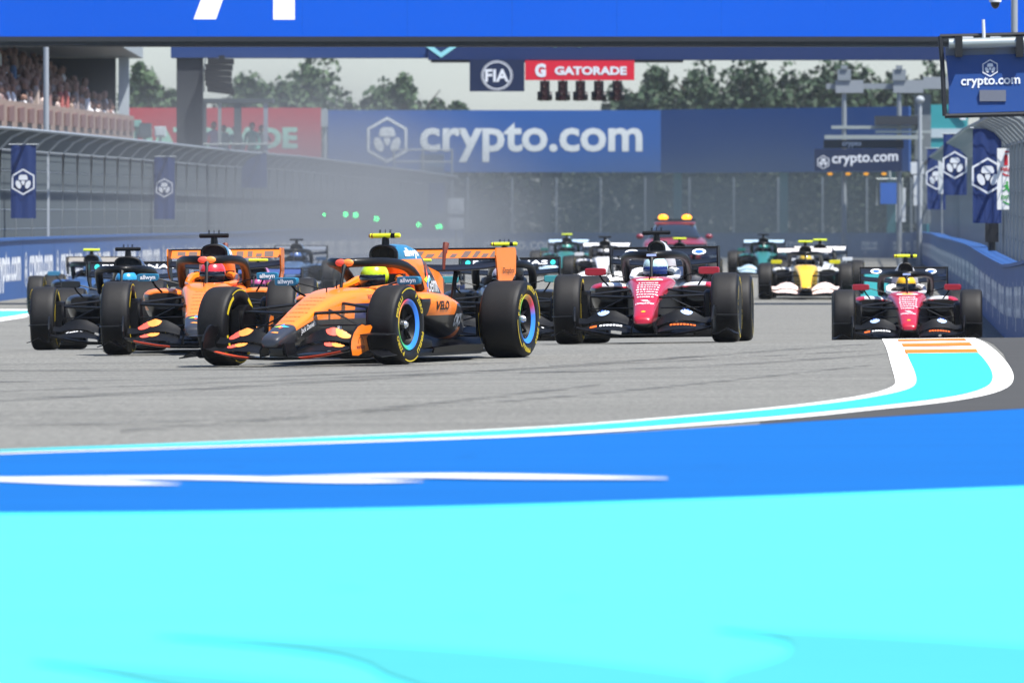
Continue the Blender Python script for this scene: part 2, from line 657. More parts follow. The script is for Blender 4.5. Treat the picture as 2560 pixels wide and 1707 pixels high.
# the kerb and edge line of the corner
outer = k4([(1880, 296), (2000, 340), (2140, 450), (2250, 590), (2264, 690), (2200, 760), (2000, 825), (1600, 890), (1000, 950), (500, 1005), (0, 1047)]) + \
    [(1393, 1091.5), (900, 1108), (400, 1125), (0, 1136.5), (-300, 1150)]
cy_r = k4([(1925, 430), (1980, 475), (2070, 600), (2078, 700), (2000, 760), (1800, 820), (1400, 880), (800, 945), (0, 1026)]) + \
    [(1393, 1087), (900, 1105), (400, 1122), (0, 1134), (-300, 1147)]
cy_l = k4([(1310, 440), (1325, 487), (1380, 600), (1402, 700), (1350, 765), (1100, 825), (700, 890), (0, 962)]) + \
    [(1393, 1074), (900, 1095), (400, 1115), (0, 1129.5), (-300, 1143)]
inner = k4([(1080, 305), (1130, 400), (1165, 540), (1210, 690), (1200, 735), (1050, 795), (700, 860), (0, 945)]) + \
    [(1393, 1069), (900, 1091), (400, 1112), (0, 1127), (-300, 1141)]
kerb = empty('corner_kerb')
kerb['kind'] = 'structure'
E = {k: px_edge(v, 2, y1=108.0) for k, v in dict(outer=outer, cy_r=cy_r, cy_l=cy_l, inner=inner).items()}
def kpart(name, A, B, dz, m_, n=90, mm=3):
    return part(name, sheet(MB(), A, B, dz, n, mm), m_, kerb)
kpart('white_base', E['inner'], E['outer'], .006, M_WHITE, 120, 8)
kpart('cyan_strip', E['cy_l'], E['cy_r'], .011, paint_mat('turquoise_kerb_paint', '36b0b6', .12), 120, 5)
for a, b in [((1288, 415, 1925, 408), (1299, 449, 1945, 441)), ((1262, 361, 1866, 349), (1277, 389, 1892, 377)),
             ((1224, 322, 1822, 314), (1234, 339, 1842, 331)), ((1195, 298, 1700, 295), (1200, 306, 1720, 303))]:
    kpart('orange_stripe', px_edge(k4([a[:2], a[2:]]), y1=108.0), px_edge(k4([b[:2], b[2:]]), y1=108.0), .011, M_ORANGE, 12, 2)

XL = lambda Y: -10.2 + .035 * (Y - 198)
XR = lambda Y: 7.2 + .035 * (Y - 140)
struct('left_edge_line', sheet(MB(), [(XL(y) + 1.0, y) for y in (150, 184)], [(XL(y) + 2.6, y) for y in (150, 184)], .005, 20, 3), M_WHITE)
struct('left_edge_paint', sheet(MB(), [(XL(y) + 1.35, y) for y in (150, 182)], [(XL(y) + 2.2, y) for y in (150, 182)], .010, 20, 3), M_TEAL)
struct('right_verge_paint', sheet(MB(), [(XR(y) - 2.6, y) for y in (185, 310)], [(XR(y) - 1.5, y) for y in (185, 310)], .005, 40, 3), paint_mat('worn_teal_paint', '2a7f82', .1))
struct('right_edge_line', sheet(MB(), [(XR(y) - 1.49, y) for y in (185, 310)], [(XR(y) - 1.25, y) for y in (185, 310)], .006, 40, 2), M_WHITE)

struct('dark_asphalt_apron', sheet(MB(), px_edge([(2440, 843), (2500, 868), (2536, 935), (2532, 958), (2460, 990), (2350, 1009), (2180, 1026), (1900, 1054)], 1, y1=106.0),
                                   px_edge([(2900, 843), (2900, 868), (2900, 935), (2900, 1000), (2700, 1014), (2560, 1022), (2300, 1037), (1900, 1061)], 1, y1=106.0), .003, 80, 8),
       paint_mat('dark_new_asphalt', '434342', .3, .85))

# rubber laid down by earlier laps
def rubber_mat():
    m, nt, b = new_mat('tyre_rubber_mark')
    tc = nt.nodes.new('ShaderNodeTexCoord')
    n = nt.nodes.new('ShaderNodeTexNoise'); n.inputs['Scale'].default_value = 1.6; n.inputs['Detail'].default_value = 6
    nt.links.new(tc.outputs['Object'], n.inputs['Vector'])
    rp = nt.nodes.new('ShaderNodeValToRGB')
    rp.color_ramp.elements[0].position = .4; rp.color_ramp.elements[0].color = (0, 0, 0, 1)
    rp.color_ramp.elements[1].position = .75; rp.color_ramp.elements[1].color = (.55, .55, .55, 1)
    nt.links.new(n.outputs['Fac'], rp.inputs[0])
    nt.links.new(rp.outputs[0], b.inputs['Alpha'])
    b.inputs['Base Color'].default_value = (.03, .03, .03, 1)
    b.inputs['Roughness'].default_value = .8
    return m
M_RUB = rubber_mat()
for i, (a, b_, w) in enumerate([((-200, 1010), (2200, 856), 7), ((-200, 985), (2240, 872), 4), ((300, 1075), (1500, 960), 9), ((-200, 925), (1300, 905), 5),
                                ((900, 1030), (2180, 912), 5), ((-200, 955), (1100, 925), 4), ((1300, 930), (2220, 884), 6), ((0, 1060), (700, 1040), 4)]):
    mid = ((a[0] + b_[0]) / 2, (a[1] + b_[1]) / 2 + 9)
    o = struct('tyre_mark', sheet(MB(), px_edge([a, mid, b_], 3, y1=101.0), px_edge([(a[0], a[1] + w), (mid[0], mid[1] + w), (b_[0], b_[1] + w * .6)], 3, y1=101.0), .004 + .0004 * i, 70, 1), M_RUB)


# ------------------------------------------------------------------ walls, fences, banners
M_NAVY = mat('navy_banner_cloth', '0b2c66', .7, var=.10, scale=1.5)
M_WALLBLUE = mat('blue_wall_wrap', '1c4c88', .6, var=.16, scale=.7)
M_PRINT = mat('white_print', 'd9dde2', .6, var=.05)
M_GALV = mat('galvanised_steel', '8a9196', .5, .3, var=.12, scale=8)
M_WIRE = mat('fence_wire', '50595e', .6, .1, var=.1)
M_DARK = mat('black_steel', '15171a', .5, var=.15)
M_CONC = mat('pale_concrete', '9aa1a6', .85, var=.12, scale=2)


def frame_matrix(p, q, z=None):
    p, q = Vector(p), Vector(q)
    x = (q - p).normalized()
    y = Vector((0, 0, 1)).cross(x).normalized()
    zz = x.cross(y)
    M = Matrix((x, y, zz)).transposed().to_4x4()
    M.translation = p
    return M


def panel_meshes(L, H, side):
    b = MB().box(0.02, L - 0.02, -.13, .13, 0, H - .05)
    b.box(0.0, L, -.17, .17, H - .05, H)
    me = b.mesh('panel', M_WALLBLUE, 30)
    t = MB()
    yy = side * .135
    u = (1 if side < 0 else -1, 0, 0)
    text_to(t, 'crypto.com', .03, plane_map((L * (.57 if side < 0 else .43), yy, H * .47), u, (0, 0, 1)), width=L * .74, height=H * .66)
    lx = L * .10 if side < 0 else L * .92
    emblem(t, plane_map((lx, yy, H * .48), u, (0, 0, 1)), H * .30)
    tm = t.mesh('lettering', M_PRINT, 0)
    return me, tm


def hexa(Rr, n=6):
    return [(Rr * math.cos(R(90 + 60 * k)), Rr * math.sin(R(90 + 60 * k))) for k in range(n)]


def emblem(mb, mp, Rr, mi=0):
    """White hexagon ring with a stylised face of rounded blocks."""
    a, b = hexa(Rr), hexa(Rr * .87)
    o = len(mb.v)
    mb.v += [tuple(mp(*p)) for p in a] + [tuple(mp(*p)) for p in b]
    for k in range(6):
        j = (k + 1) % 6
        mb.f.append((o + k, o + j, o + 6 + j, o + 6 + k)); mb.m.append(mi)
    def fill(pts):
        pts = [(p[0] * Rr, p[1] * Rr) for p in pts]
        o = len(mb.v)
        mb.v += [tuple(mp(*p)) for p in pts]
        mb.f.append(tuple(range(o, o + len(pts)))); mb.m.append(mi)
    fill([(-.30, .14), (-.36, .22), (-.30, .46), (-.2, .54), (.2, .54), (.30, .46), (.36, .22), (.30, .14)])
    fill([(-.13, .09), (.13, .09), (.14, -.06), (.05, -.24), (-.05, -.24), (-.14, -.06)])
    fill(ell(-.36, -.20, .19, .33, 14, .42))
    fill(ell(.36, -.20, .19, .33, 14, -.42))


def barrier(name, label, X, y0, y1, H, side, L=8.0):
    root = empty(name, (0, 0, 0), label, 'barrier')
    me, tm = panel_meshes(L, H, side)
    y = y0
    while y < y1:
        p = (X(y), y, gz(X(y), y) - .02)
        q = (X(y + L), y + L, gz(X(y + L), y + L) - .02)
        o = link('panel', me, root)
        o.matrix_local = frame_matrix(p, q)
        t = link('lettering', tm, o)
        y += L
    return root


barrier('barrier_wall', 'long blue wrapped barrier wall with white lettering along the left of the track', XL, 186, 420, 1.25, -1)
barrier('barrier_wall', 'blue wrapped barrier wall curving away on the right behind the red car', XR, 110, 402, 1.12, 1)

# wall across the far end of the straight
ew = empty('barrier_wall', (0, 0, 0), 'far blue barrier wall crossing the end of the straight', 'barrier')
pts = smooth_line([(XR(402) + .05, 404), (16.2, 425), (12, 436), (4, 442), (-8, 444), (-20, 446)], 2)
pl = resample(pts, 9)
for a, b_ in zip(pl, pl[1:]):
    d = (b_ - a).length
    pm = MB().box(0.02, d - .02, -.13, .13, 0, 1.05).box(0, d, -.17, .17, 1.05, 1.1)
    o = part('panel', pm, M_WALLBLUE, ew, 30)
    o.matrix_local = frame_matrix((a.x, a.y, gz(a.x, a.y) - .02), (b_.x, b_.y, gz(b_.x, b_.y) - .02))
    tm = MB()
    text_to(tm, 'crypto.com', .02, plane_map((d / 2, .135, .5), (-1, 0, 0), (0, 0, 1)), width=3.4)
    part('lettering', tm, M_PRINT, o, 0)


def fence(label, X, y0, y1, side, off, hv=3.02, ht=3.42, over=.55, step=4.0, ws=.10):
    """Debris fence: posts with cranked tops, cables and wire. side = +1 leans towards +X."""
    root = empty('debris_fence', (0, 0, 0), label, 'fence')
    pm = MB().tube([(0, 0, 0), (0, 0, hv), (side * over * .45, 0, hv + .26), (side * over, 0, ht)], [.05, .05, .045, .04], 8)
    me = pm.mesh('post', M_GALV, 40)
    y = y0
    while y <= y1:
        o = link('post', me, root)
        o.location = (X(y) + off, y, gz(X(y), y))
        y += step
    w = MB()
    r = .005
    y = y0
    while y < y1:
        x = X(y) + off; z = gz(x, y)
        prof = [(0, .9), (0, hv), (side * over * .45, hv + .26), (side * over, ht)]
        o = len(w.v)
        for (dx, dz) in prof:
            w.v += [(x + dx - r, y - r, z + dz), (x + dx + r, y, z + dz), (x + dx - r, y + r, z + dz)]
        for i in range(3):
            for j in range(3):
                k = (j + 1) % 3
                w.f.append((o + i * 3 + j, o + i * 3 + k, o + i * 3 + 3 + k, o + i * 3 + 3 + j)); w.m.append(0)
        y += ws
    wo = part('wire_mesh', w, M_WIRE, root, 0)
    wo['kind'] = 'stuff'
    for k, (dx, dz) in enumerate([(0, 1.0), (0, 1.4), (0, 1.8), (0, 2.2), (0, 2.6), (0, hv), (side * over, ht)]):
        c = MB()
        n = int((y1 - y0) / step)
        c.tube([(X(y0 + i * step) + off + dx, y0 + i * step, gz(X(y0 + i * step), y0 + i * step) + dz) for i in range(n + 1)],
               .008 if k < 5 else .035, 5)
        part('cable' if k < 5 else 'rail', c, M_GALV, root, 60)
    return root


fence('tall grey wire debris fence with cranked top along the left barrier', XL, 186, 420, 1, -.35)
fence('tall grey wire debris fence with cranked top along the right barrier', XR, 142, 402, -1, .35)

ef = empty('debris_fence', (0, 0, 0), 'hazy wire fence with many posts behind the far cross wall', 'fence')
pm = MB().tube([(0, 0, 0), (0, 0, 3.6)], .05, 6).mesh('post', M_GALV, 40)
for i in range(22):
    x = -20 + i * 2.0
    o = link('post', pm, ef)
    o.location = (x, 449 + (x > 14) * -0.0, gz(x, 449))
w = MB()
for i in range(440):
    x = -20 + i * .1
    z = gz(x, 449)
    w.box(x, x + .012, 449.1, 449.112, z + .9, z + 3.6)
for j in range(18):
    z = gz(0, 449) + .9 + j * .15
    w.box(-20, 24, 449.113, 449.121, z, z + .01)
o = part('wire_mesh', w, M_WIRE, ef, 0); o['kind'] = 'stuff'


def banner(px0, px1, py0, py1, Y, label, ec=None, er=None, group='hanging navy banners on the fences', split=None):
    a, b_ = at(px0, py1, Y), at(px1, py0, Y)
    w_, h_ = b_.x - a.x, b_.z - a.z
    root = empty('hanging_banner', ((a.x + b_.x) / 2, Y, a.z), label, 'banner', group)
    cl = MB()
    n = 8
    fr, bk = [], []
    for i in range(n + 1):
        x = -w_ / 2 + w_ * i / n
        dy = .012 * math.sin(i * 1.7 + px0)
        fr.append((x, dy)); bk.append((x, dy + .012))
    ring = [(x, y) for x, y in fr] + [(x, y) for x, y in bk[::-1]]
    cl.loft([[(x, y, 0) for x, y in ring], [(x, y, h_ * .5) for x, y in ring], [(x, y, h_) for x, y in ring]])
    part('cloth', cl, M_NAVY, root, 60)
    if ec is not None:
        e = MB()
        c = at(ec[0], ec[1], Y)
        emblem(e, plane_map((c.x - root.location.x, -.03, c.z - a.z), (1, 0, 0), (0, 0, 1)), er * Y / F)
        part('emblem', e, M_PRINT, root, 0)
    rod = MB().tube([(-w_ / 2 - .05, .005, h_ + .012), (w_ / 2 + .05, .005, h_ + .012)], .016, 6)
    part('rod', rod, M_GALV, root)
    return root


banner(27, 90, 363, 546, 203, 'navy banner with hexagon emblem nearest the left edge of the photo', (58, 455), 33)
banner(385, 437, 393, 548, 245, 'hazy navy banner with hexagon emblem left of the dark gantry pillar', (411, 470), 24)
banner(604, 667, 382, 470, 281, 'faded plain blue banner on the left fence beyond the platform')
banner(1070, 1112, 458, 532, 402, 'small faded blue banner at the far end of the left fence')
banner(2432, 2504, 322, 558, 178, 'tall navy banner with hexagon emblem beside the fire exit sign', (2469, 440), 46)
banner(2358, 2417, 336, 488, 240, 'navy banner with hexagon emblem, second of three on the right fence', (2387, 413), 35)
banner(2318, 2364, 372, 524, 300, 'dark navy banner half hidden behind white boards on right fence', (2341, 445), 30)

# fire / exit sign
Y = 176
a, b_ = at(2493, 524, Y), at(2537, 371, Y)
fs = empty('safety_sign', ((a.x + b_.x) / 2, Y, a.z), 'white board with red extinguisher and green exit man on right fence', 'sign')
w_, h_ = b_.x - a.x, b_.z - a.z
part('board', MB().box(-w_ / 2, w_ / 2, 0, .03, 0, h_), mat('white_board', 'e4e6e4', .5), fs, 0)
M_REDP = mat('red_print', 'c0182a', .5); M_GRNP = mat('green_print', '2f9e3c', .5)
e = MB()
pm_ = plane_map((0, -.006, 0), (1, 0, 0), (0, 0, 1))
for poly in [[(-.035, h_ * .72), (.035, h_ * .72), (.035, h_ * .86), (.015, h_ * .90), (-.015, h_ * .90), (-.035, h_ * .86)],
             [(-.005, h_ * .90), (.005, h_ * .90), (.005, h_ * .93), (.09, h_ * .935), (.09, h_ * .955), (-.02, h_ * .955), (-.02, h_ * .93), (-.005, h_ * .93)],
             [(-.07, h_ * .575), (.0, h_ * .545), (.09, h_ * .545), (.06, h_ * .56), (.0, h_ * .575), (-.05, h_ * .60)]]:
    e.add([pm_(*p) for p in poly], [tuple(range(len(poly)))])
text_to(e, 'FIRE', .03, plane_map((0, -.006, h_ * .655), (1, 0, 0), (0, 0, 1)), width=.19, height=.07)
part('fire_symbol', e, M_REDP, fs, 0)
e = MB()
for poly in [ell(.02, h_ * .44, .022, .024, 10), [(-.02, h_ * .40), (.035, h_ * .42), (.05, h_ * .35), (.08, h_ * .29), (.05, h_ * .285), (.015, h_ * .335), (-.03, h_ * .30), (-.07, h_ * .30), (-.06, h_ * .315), (-.015, h_ * .335), (-.005, h_ * .375), (-.06, h_ * .37)],
             [(-.06, h_ * .13), (.0, h_ * .09), (.08, h_ * .07), (.08, h_ * .09), (.02, h_ * .11), (-.04, h_ * .145)]]:
    e.add([pm_(*p) for p in poly], [tuple(range(len(poly)))])
text_to(e, 'EXIT', .03, plane_map((0, -.006, h_ * .2), (1, 0, 0), (0, 0, 1)), width=.17, height=.07)
part('exit_symbol', e, M_GRNP, fs, 0)

# small white boards on the right fence further away
M_WB = mat('pale_board', 'c8ced0', .6)
for (x0, x1, y0, y1, Y, lab) in [(2346, 2363, 381, 485, 296, 'narrow white board in front of the third right banner'),
                                 (2277, 2310, 405, 435, 330, 'square pale board below the dark dome on the right fence'),
                                 (2284, 2306, 438, 514, 330, 'narrow pale board with faint red print under the square board'),
                                 (2240, 2264, 470, 555, 345, 'narrow pale board right of the small blue screen')]:
    a, b_ = at(x0, y1, Y), at(x1, y0, Y)
    bo = MB().box(a.x, b_.x, Y, Y + .05, a.z, b_.z)
    bo.box(a.x - .02, b_.x + .02, Y + .05, Y + .09, b_.z - .06, b_.z - .02)
    ob = part('marker_board', bo, M_WB, None, 0)
    tag(ob, lab, 'sign')
    mbx = MB().tube([((a.x + b_.x) / 2, Y + .1, gz(a.x, Y)), ((a.x + b_.x) / 2, Y + .1, b_.z)], .03, 6)
    part('post', mbx, M_GALV, ob)

# dark marshal pole on the right wall
a = at(2402, 560, 182)
mp_ = MB().tube([(XR(182) + .1, 182, gz(XR(182), 182) + 1.1), (XR(182) + .1, 182, CZ + 1.1)], [.07, .07], 8)
mp_.box(XR(182) - .02, XR(182) + .22, 181.9, 182.1, CZ + .45, CZ + .95)
tag(part('signal_post', mp_, M_DARK, None), 'short black signal post standing on top of the right barrier', 'post')

# ------------------------------------------------------------------ overhead LED bridge
M_LED = None
m, nt, b = new_mat('led_screen_blue')
tc = nt.nodes.new('ShaderNodeTexCoord')
sp = nt.nodes.new('ShaderNodeTexNoise'); sp.inputs['Scale'].default_value = .12; sp.inputs['Detail'].default_value = 1
nt.links.new(tc.outputs['Object'], sp.inputs['Vector'])
mx = nt.nodes.new('ShaderNodeMix'); mx.data_type = 'RGBA'
nt.links.new(sp.outputs['Fac'], mx.inputs[0])
mx.inputs[6].default_value = (.003, .09, .62, 1); mx.inputs[7].default_value = (.006, .13, .82, 1)
nt.links.new(mx.outputs[2], b.inputs['Emission Color'])
b.inputs['Emission Strength'].default_value = .62
b.inputs['Base Color'].default_value = (.004, .006, .02, 1)
b.inputs['Roughness'].default_value = .7
b.inputs['Specular IOR Level'].default_value = .05
M_LED = m
M_LEDW = mat('led_screen_white', '202020', .6, emit='f2f4ff', estr=.75)
YL = 190
br = empty('led_bridge', (0, YL, CZ), 'long blue LED screen bridge spanning the top of the photo', 'bridge')
k = YL / F
zb, zt = (667 - 92) * k, 7.4
for i in range(12):
    x0 = -12 + i * 2.0
    part('screen_tile', MB().box(x0 + .002, x0 + 1.998, 0, .12, zb, zt), M_LED, br, 0)
fr = MB().box(-12.2, 12.2, -.10, .02 - .03, zb - .10, zb - .002)
fr.box(-12.2, 12.2, -.05, .6, zb - .17, zb - .102)
fr.box(-12.2, 12.2, .13, 1.4, zb - .17, zt + .1)
part('frame', fr, mat('bridge_frame', '24282c', .6, var=.2), br, 0)
for sx in (-13.0, 12.6):
    part('leg', MB().box(sx - .4, sx + .4, .2, 1.2, gz(sx, YL) - CZ - .1, zt), M_DARK, br, 0)
def lp(px, py): return ((px - PXC) * k, -.012, (667 - py) * k)
part('lettering', MB().add([lp(484, 49), lp(540, 49), lp(590, -92), lp(536, -92)], [(0, 1, 2, 3)]), M_LEDW, br, 0)
part('lettering', MB().add([lp(683, 50), lp(737, 50), lp(737, -92), lp(683, -92)], [(0, 1, 2, 3)]), M_LEDW, br, 0)

# ------------------------------------------------------------------ start gantry with boards and lights
YG = 265
kg = YG / F
def gp(px, py): return Vector(((px - PXC) * kg, 0, (667 - py) * kg))
ga = empty('start_gantry', (0, YG, CZ), 'dark blue start gantry beam with pillar behind the LED bridge', 'gantry')
a, b_ = gp(427, 145), gp(2520, 60)
part('beam', MB().box(a.x, gp(1070, 0).x, 0, .9, a.z, b_.z), mat('gantry_blue', '143a74', .6, var=.08), ga, 0)
part('beam', MB().box(gp(1070, 0).x + .003, b_.x, -.05, .9, gp(0, 150).z, b_.z + .02), mat('gantry_navy', '0a285a', .6, var=.08), ga, 0)
part('soffit', MB().box(gp(1077, 0).x, gp(1708, 0).x, -.04, .8, gp(0, 156).z, gp(0, 150).z - .003), M_DARK, ga, 0)
part('pillar', MB().box(gp(441, 0).x, gp(506, 0).x, .1, .8, gz(-8.6, YG) - CZ - .1, gp(0, 145).z - .003), mat('pillar_grey', '2b3036', .7, var=.1), ga, 0)
part('pillar', MB().box(gp(2452, 0).x, gp(2512, 0).x, .1, .8, gz(11, YG) - CZ - .1, gp(0, 150).z - .003), mat('pillar_grey', '2b3036', .7, var=.1), ga, 0)
ch = MB()
ch.add([gp(1065, 118), gp(1077, 112), gp(1102, 132), gp(1150, 102), gp(1165, 102), gp(1103, 145)], [(0, 1, 2, 5), (5, 2, 3, 4)])
for v in range(len(ch.v)): ch.v[v] = (ch.v[v][0], -.062, ch.v[v][2])
part('tick_marking', ch, mat('aqua_print', '8fd3dc', .5), ga, 0)
for cx in (1388, 1449):
    c = gp(cx, 114)
    part('marking', MB().prism([(c.x + x * kg, -.062, c.z + z * kg) for x, z in ell(0, 0, 10, 5, 12)], (0, .008, 0)), MATS['aqua_print'], ga, 0)

def board(name, px0, px1, py0, py1, Y, m_, label, cat='sign', thick=.12):
    a, b_ = at(px0, py1, Y), at(px1, py0, Y)
    root = empty(name, ((a.x + b_.x) / 2, Y, a.z), label, cat)
    w_, h_ = b_.x - a.x, b_.z - a.z
    part('panel', MB().box(-w_ / 2, w_ / 2, 0, thick, 0, h_), m_, root, 0)
    return root, w_, h_

fi, w_, h_ = board('hanging_sign', 1174, 1311, 149.5, 229, YG - .2, mat('navy_sign', '0d1f42', .5), 'square navy sign with circled initials hanging under the gantry')
e = MB()
for r0, r1 in ((.40, .43), (.455, .47)):
    o = len(e.v)
    for rr in (r0, r1):
        e.v += [(rr * h_ * 1.06 * math.cos(2 * math.pi * i / 40), -.008, h_ * .5 + rr * h_ * math.sin(2 * math.pi * i / 40)) for i in range(40)]
    for i in range(40):
        e.f.append((o + i, o + (i + 1) % 40, o + 40 + (i + 1) % 40, o + 40 + i)); e.m.append(0)
text_to(e, 'FIA', .03, plane_map((0, -.008, h_ * .5), (1, 0, 0), (0, 0, 1)), width=h_ * .74, height=h_ * .40)
part('lettering', e, M_PRINT, fi, 0)
gs, w_, h_ = board('hanging_sign', 1313, 1586, 152, 201, YG - .15, mat('red_sign', 'cf1430', .5), 'red sign with white lettering hanging under the gantry above five lights')
e = MB()
text_to(e, 'GATORADE', .045, plane_map((w_ * .1, -.008, h_ * .48), (1, 0, 0), (0, 0, 1)), width=w_ * .66, height=h_ * .44)
text_to(e, 'G', .06, plane_map((-w_ * .36, -.008, h_ * .5), (1, 0, 0), (0, 0, 1)), width=w_ * .10, height=h_ * .70)
part('lettering', e, M_PRINT, gs, 0)
sl = MB()
sl.box(-.13, .13, -.15, .15, -.34, 0)
sl.lathe([(.001, -.2), (.115, -.2), (.13, -.1), (.13, .1), (.11, .2), (.001, .2)], 16, 'x', (0, 0, -.40))
slm = sl.mesh('housing', mat('light_housing', '14161a', .5), 40)
lens = MB()
for z in (-.1, -.27, -.44):
    lens.lathe([(.001, -.155), (.07, -.155), (.08, -.165), (.09, -.15)], 14, 'y', (0, -.01 if z > -.4 else -.02, z))
lensm = lens.mesh('lens', mat('dark_red_lens', '2a0a0c', .25), 40)
for i, (cx, lab) in enumerate(zip((1362, 1407, 1451, 1497, 1543), ('leftmost', 'second from left', 'middle', 'second from right', 'rightmost'))):
    p = at(cx, 203, YG - .1)
    r_ = empty('start_light', (p.x, YG - .05, p.z), f'{lab} of the five unlit start lights under the red sign', 'start light', 'unlit start lights under the gantry')
    link('housing', slm, r_); link('lens', lensm, r_)
    part('bracket', MB().box(-.03, .03, -.03, .03, 0, .05), M_DARK, r_, 0)

# loudspeaker cluster hung beside the pillar
sp_ = empty('loudspeaker_array', at(557, 145, YG), 'black curved cluster of loudspeakers hanging beside the gantry pillar', 'loudspeaker')
for i in range(6):
    ang = -.1 - i * .1
    c = MB()
    c.obox((-.05 - .06 * i + .012 * i * i, 0, -.10 - i * .155), (1, 0, ang * .2), (0, 1, 0), (0, 0, 1), .36 - .015 * (i == 0), .3, .072)
    o = part('cabinet', c, mat('speaker_black', '0d0f12', .6), sp_, 0)
part('bracket', MB().box(-.1, .05, -.05, .05, -.05, .06).box(-.30, -.24, -.04, .04, -.1, .0), M_DARK, sp_, 0)
part('cable', MB().tube([(-.45, 0, .02), (-.52, 0, -.4), (-.49, 0, -.9)], .02, 5), M_GALV, sp_)

# ------------------------------------------------------------------ right hand sign box and pole camera
YS = 138
ks = YS / F
sb = empty('sign_box', at(2474, 292, YS), 'large navy sign box with black frame and pipe at the top right', 'sign')
def sp2(px, py): return ((px - 2474) * ks, (292 - py) * ks)
x0, z0 = sp2(2372, 285); x1, z1 = sp2(2640, 140)
part('panel', MB().loft([[(x0, -.12, z0), (x1, -.12, z0 + .05), (x1, .1, z0 + .05), (x0, .1, z0)],
                         [(x0, -.05, (z0 + z1) / 2), (x1, -.05, (z0 + z1) / 2), (x1, .1, (z0 + z1) / 2), (x0, .1, (z0 + z1) / 2)],
                         [(x0 - .04, .0, z1), (x1, .0, z1 + .04), (x1, .1, z1 + .04), (x0 - .04, .1, z1)]]), mat('sign_blue', '123f80', .45, var=.08, scale=1), sb, 20)
fr = MB()
fr.tube([(x0 - .06, -.1, z0 - .03), (x1, -.1, z0 + .01)], .035, 8)
fr.tube([(x0 - .06, -.1, z0 - .03), (x0 - .09, .0, z1 - .1), (x0 - .12, .05, z1 + .27)], .035, 8)
fr.tube([(x0 - .12, .05, z1 + .27), (x1, .05, z1 + .31)], .03, 8)
part('frame', fr, M_DARK, sb)
part('pipe', MB().tube([(x0 + .0, -.08, z1 + .16), (x1, -.08, z1 + .20)], .075, 12), mat('steel_pipe', 'a9b2ae', .35, .6), sb)
part('back_panel', MB().box(x0 - .04, x1, .11, .14, z1 - .08, z1 + .12), mat('grey_sheet', '8d949a', .6), sb, 0)
for px in (2396, 2548):
    cx, cz = sp2(px, 118)
    part('clamp', MB().box(cx - .05, cx + .05, -.17, .05, cz - .14, cz + .14), M_DARK, sb, 0)
cx, cz = sp2(2460, 100)
part('aerial', MB().tube([(cx, 0, cz - .02), (cx - .01, 0, cz + .28)], [.025, .02], 8), mat('white_plastic', 'd8dadb', .5), sb)
for px in (2420, 2490):
    cx, cz = sp2(px, 96)
    part('fitting', MB().box(cx - .08, cx + .07, -.06, .06, cz - .03, cz + .02), mat('white_plastic', 'd8dadb', .5), sb, 0)
e = MB()
cx, cz = sp2(2476, 206)
text_to(e, 'crypto.com', .02, plane_map((cx, -.058, cz), (1, 0, .03), (0, .125, 1)), width=148 * ks)
cx, cz = sp2(2475, 171)
emblem(e, plane_map((cx, -.034, cz), (1, 0, .03), (0, .125, 1)), 22 * ks)
part('lettering', e, M_PRINT, sb, 0)
cx, cz = sp2(2481, 240)
part('grille', MB().box(cx - 33 * ks, cx + 33 * ks, -.115, -.06, cz - 14 * ks, cz + 14 * ks), mat('grille_grey', '6f7480', .6, var=.2, scale=60), sb, 0)
part('mast', MB().box(1.35, 1.5, .16, .3, gz(8.0, YS) - at(2474, 292, YS).z, z1 + .3), M_GALV, sb, 0)

pc = empty('camera_mast', at(2536, 92, YS + .1), 'pale grey mast rising above the sign box at the top right corner', 'mast')
part('pole', MB().tube([(0, 0, -.15), (0, 0, 1.4)], .048, 10), mat('mast_grey', '9aa0a6', .5, .2), pc)
p = at(2489, 0, YS)
dc = empty('dome_camera', (p.x, YS + .1, p.z), 'white dome camera with dark lens hanging at the top right corner', 'camera')
part('housing', MB().lathe([(.001, .22), (.07, .2), (.085, .05), (.085, -.03), (.001, -.03)], 16, 'z'), mat('white_plastic', 'd8dadb', .5), dc)
part('lens', MB().ball((0, 0, -.04), .065, .065, .085, 14, 8), mat('dark_glass', '0c0d10', .1), dc)
part('arm', MB().tube([(0, 0, .2), (.26, 0, .30)], .02, 6), M_GALV, dc)

# ------------------------------------------------------------------ far sign gantry on the right
YF = 332
kf = YF / F
sg = empty('sign_gantry', (0, YF, CZ), 'navy lettered sign on a grey truss with tall masts, right background', 'gantry')
def fp(px, py): return ((px - PXC) * kf, (667 - py) * kf)
def fbox(px0, px1, py0, py1, y0, y1):
    x0, z1 = fp(px0, py0); x1, z0 = fp(px1, py1)
    return MB().box(x0, x1, y0, y1, z0, z1)
part('sign_panel', fbox(2036, 2255, 373, 428, -.15, .1), mat('navy_sign', '0d1f42', .5), sg, 0)
e = MB()
cx, cz = fp(2162, 399)
text_to(e, 'crypto.com', .02, plane_map((cx, -.16, cz), (1, 0, .04), (0, 0, 1)), width=165 * kf)
cx, cz = fp(2058, 406)
emblem(e, plane_map((cx, -.16, cz), (1, 0, 0), (0, 0, 1)), 17 * kf)
cx, cz = fp(2130, 361)
text_to(e, 'crypto', .02, plane_map((cx, .28, cz), (1, 0, 0), (0, 0, 1)), width=48 * kf)
part('lettering', e, M_PRINT, sg, 0)
part('upper_panel', fbox(2060, 2260, 350, 371, .3, .5), mat('truss_dark', '2b3138', .6), sg, 0)
for (x0, x1, y0, y1, yy) in [(2062, 2310, 338, 348, .2), (2080, 2290, 314, 322, .6), (2190, 2330, 326, 333, .4)]:
    part('rail', fbox(x0, x1, y0, y1, yy, yy + .12), mat('truss_pale', '9aa29f', .5, .3), sg, 0)
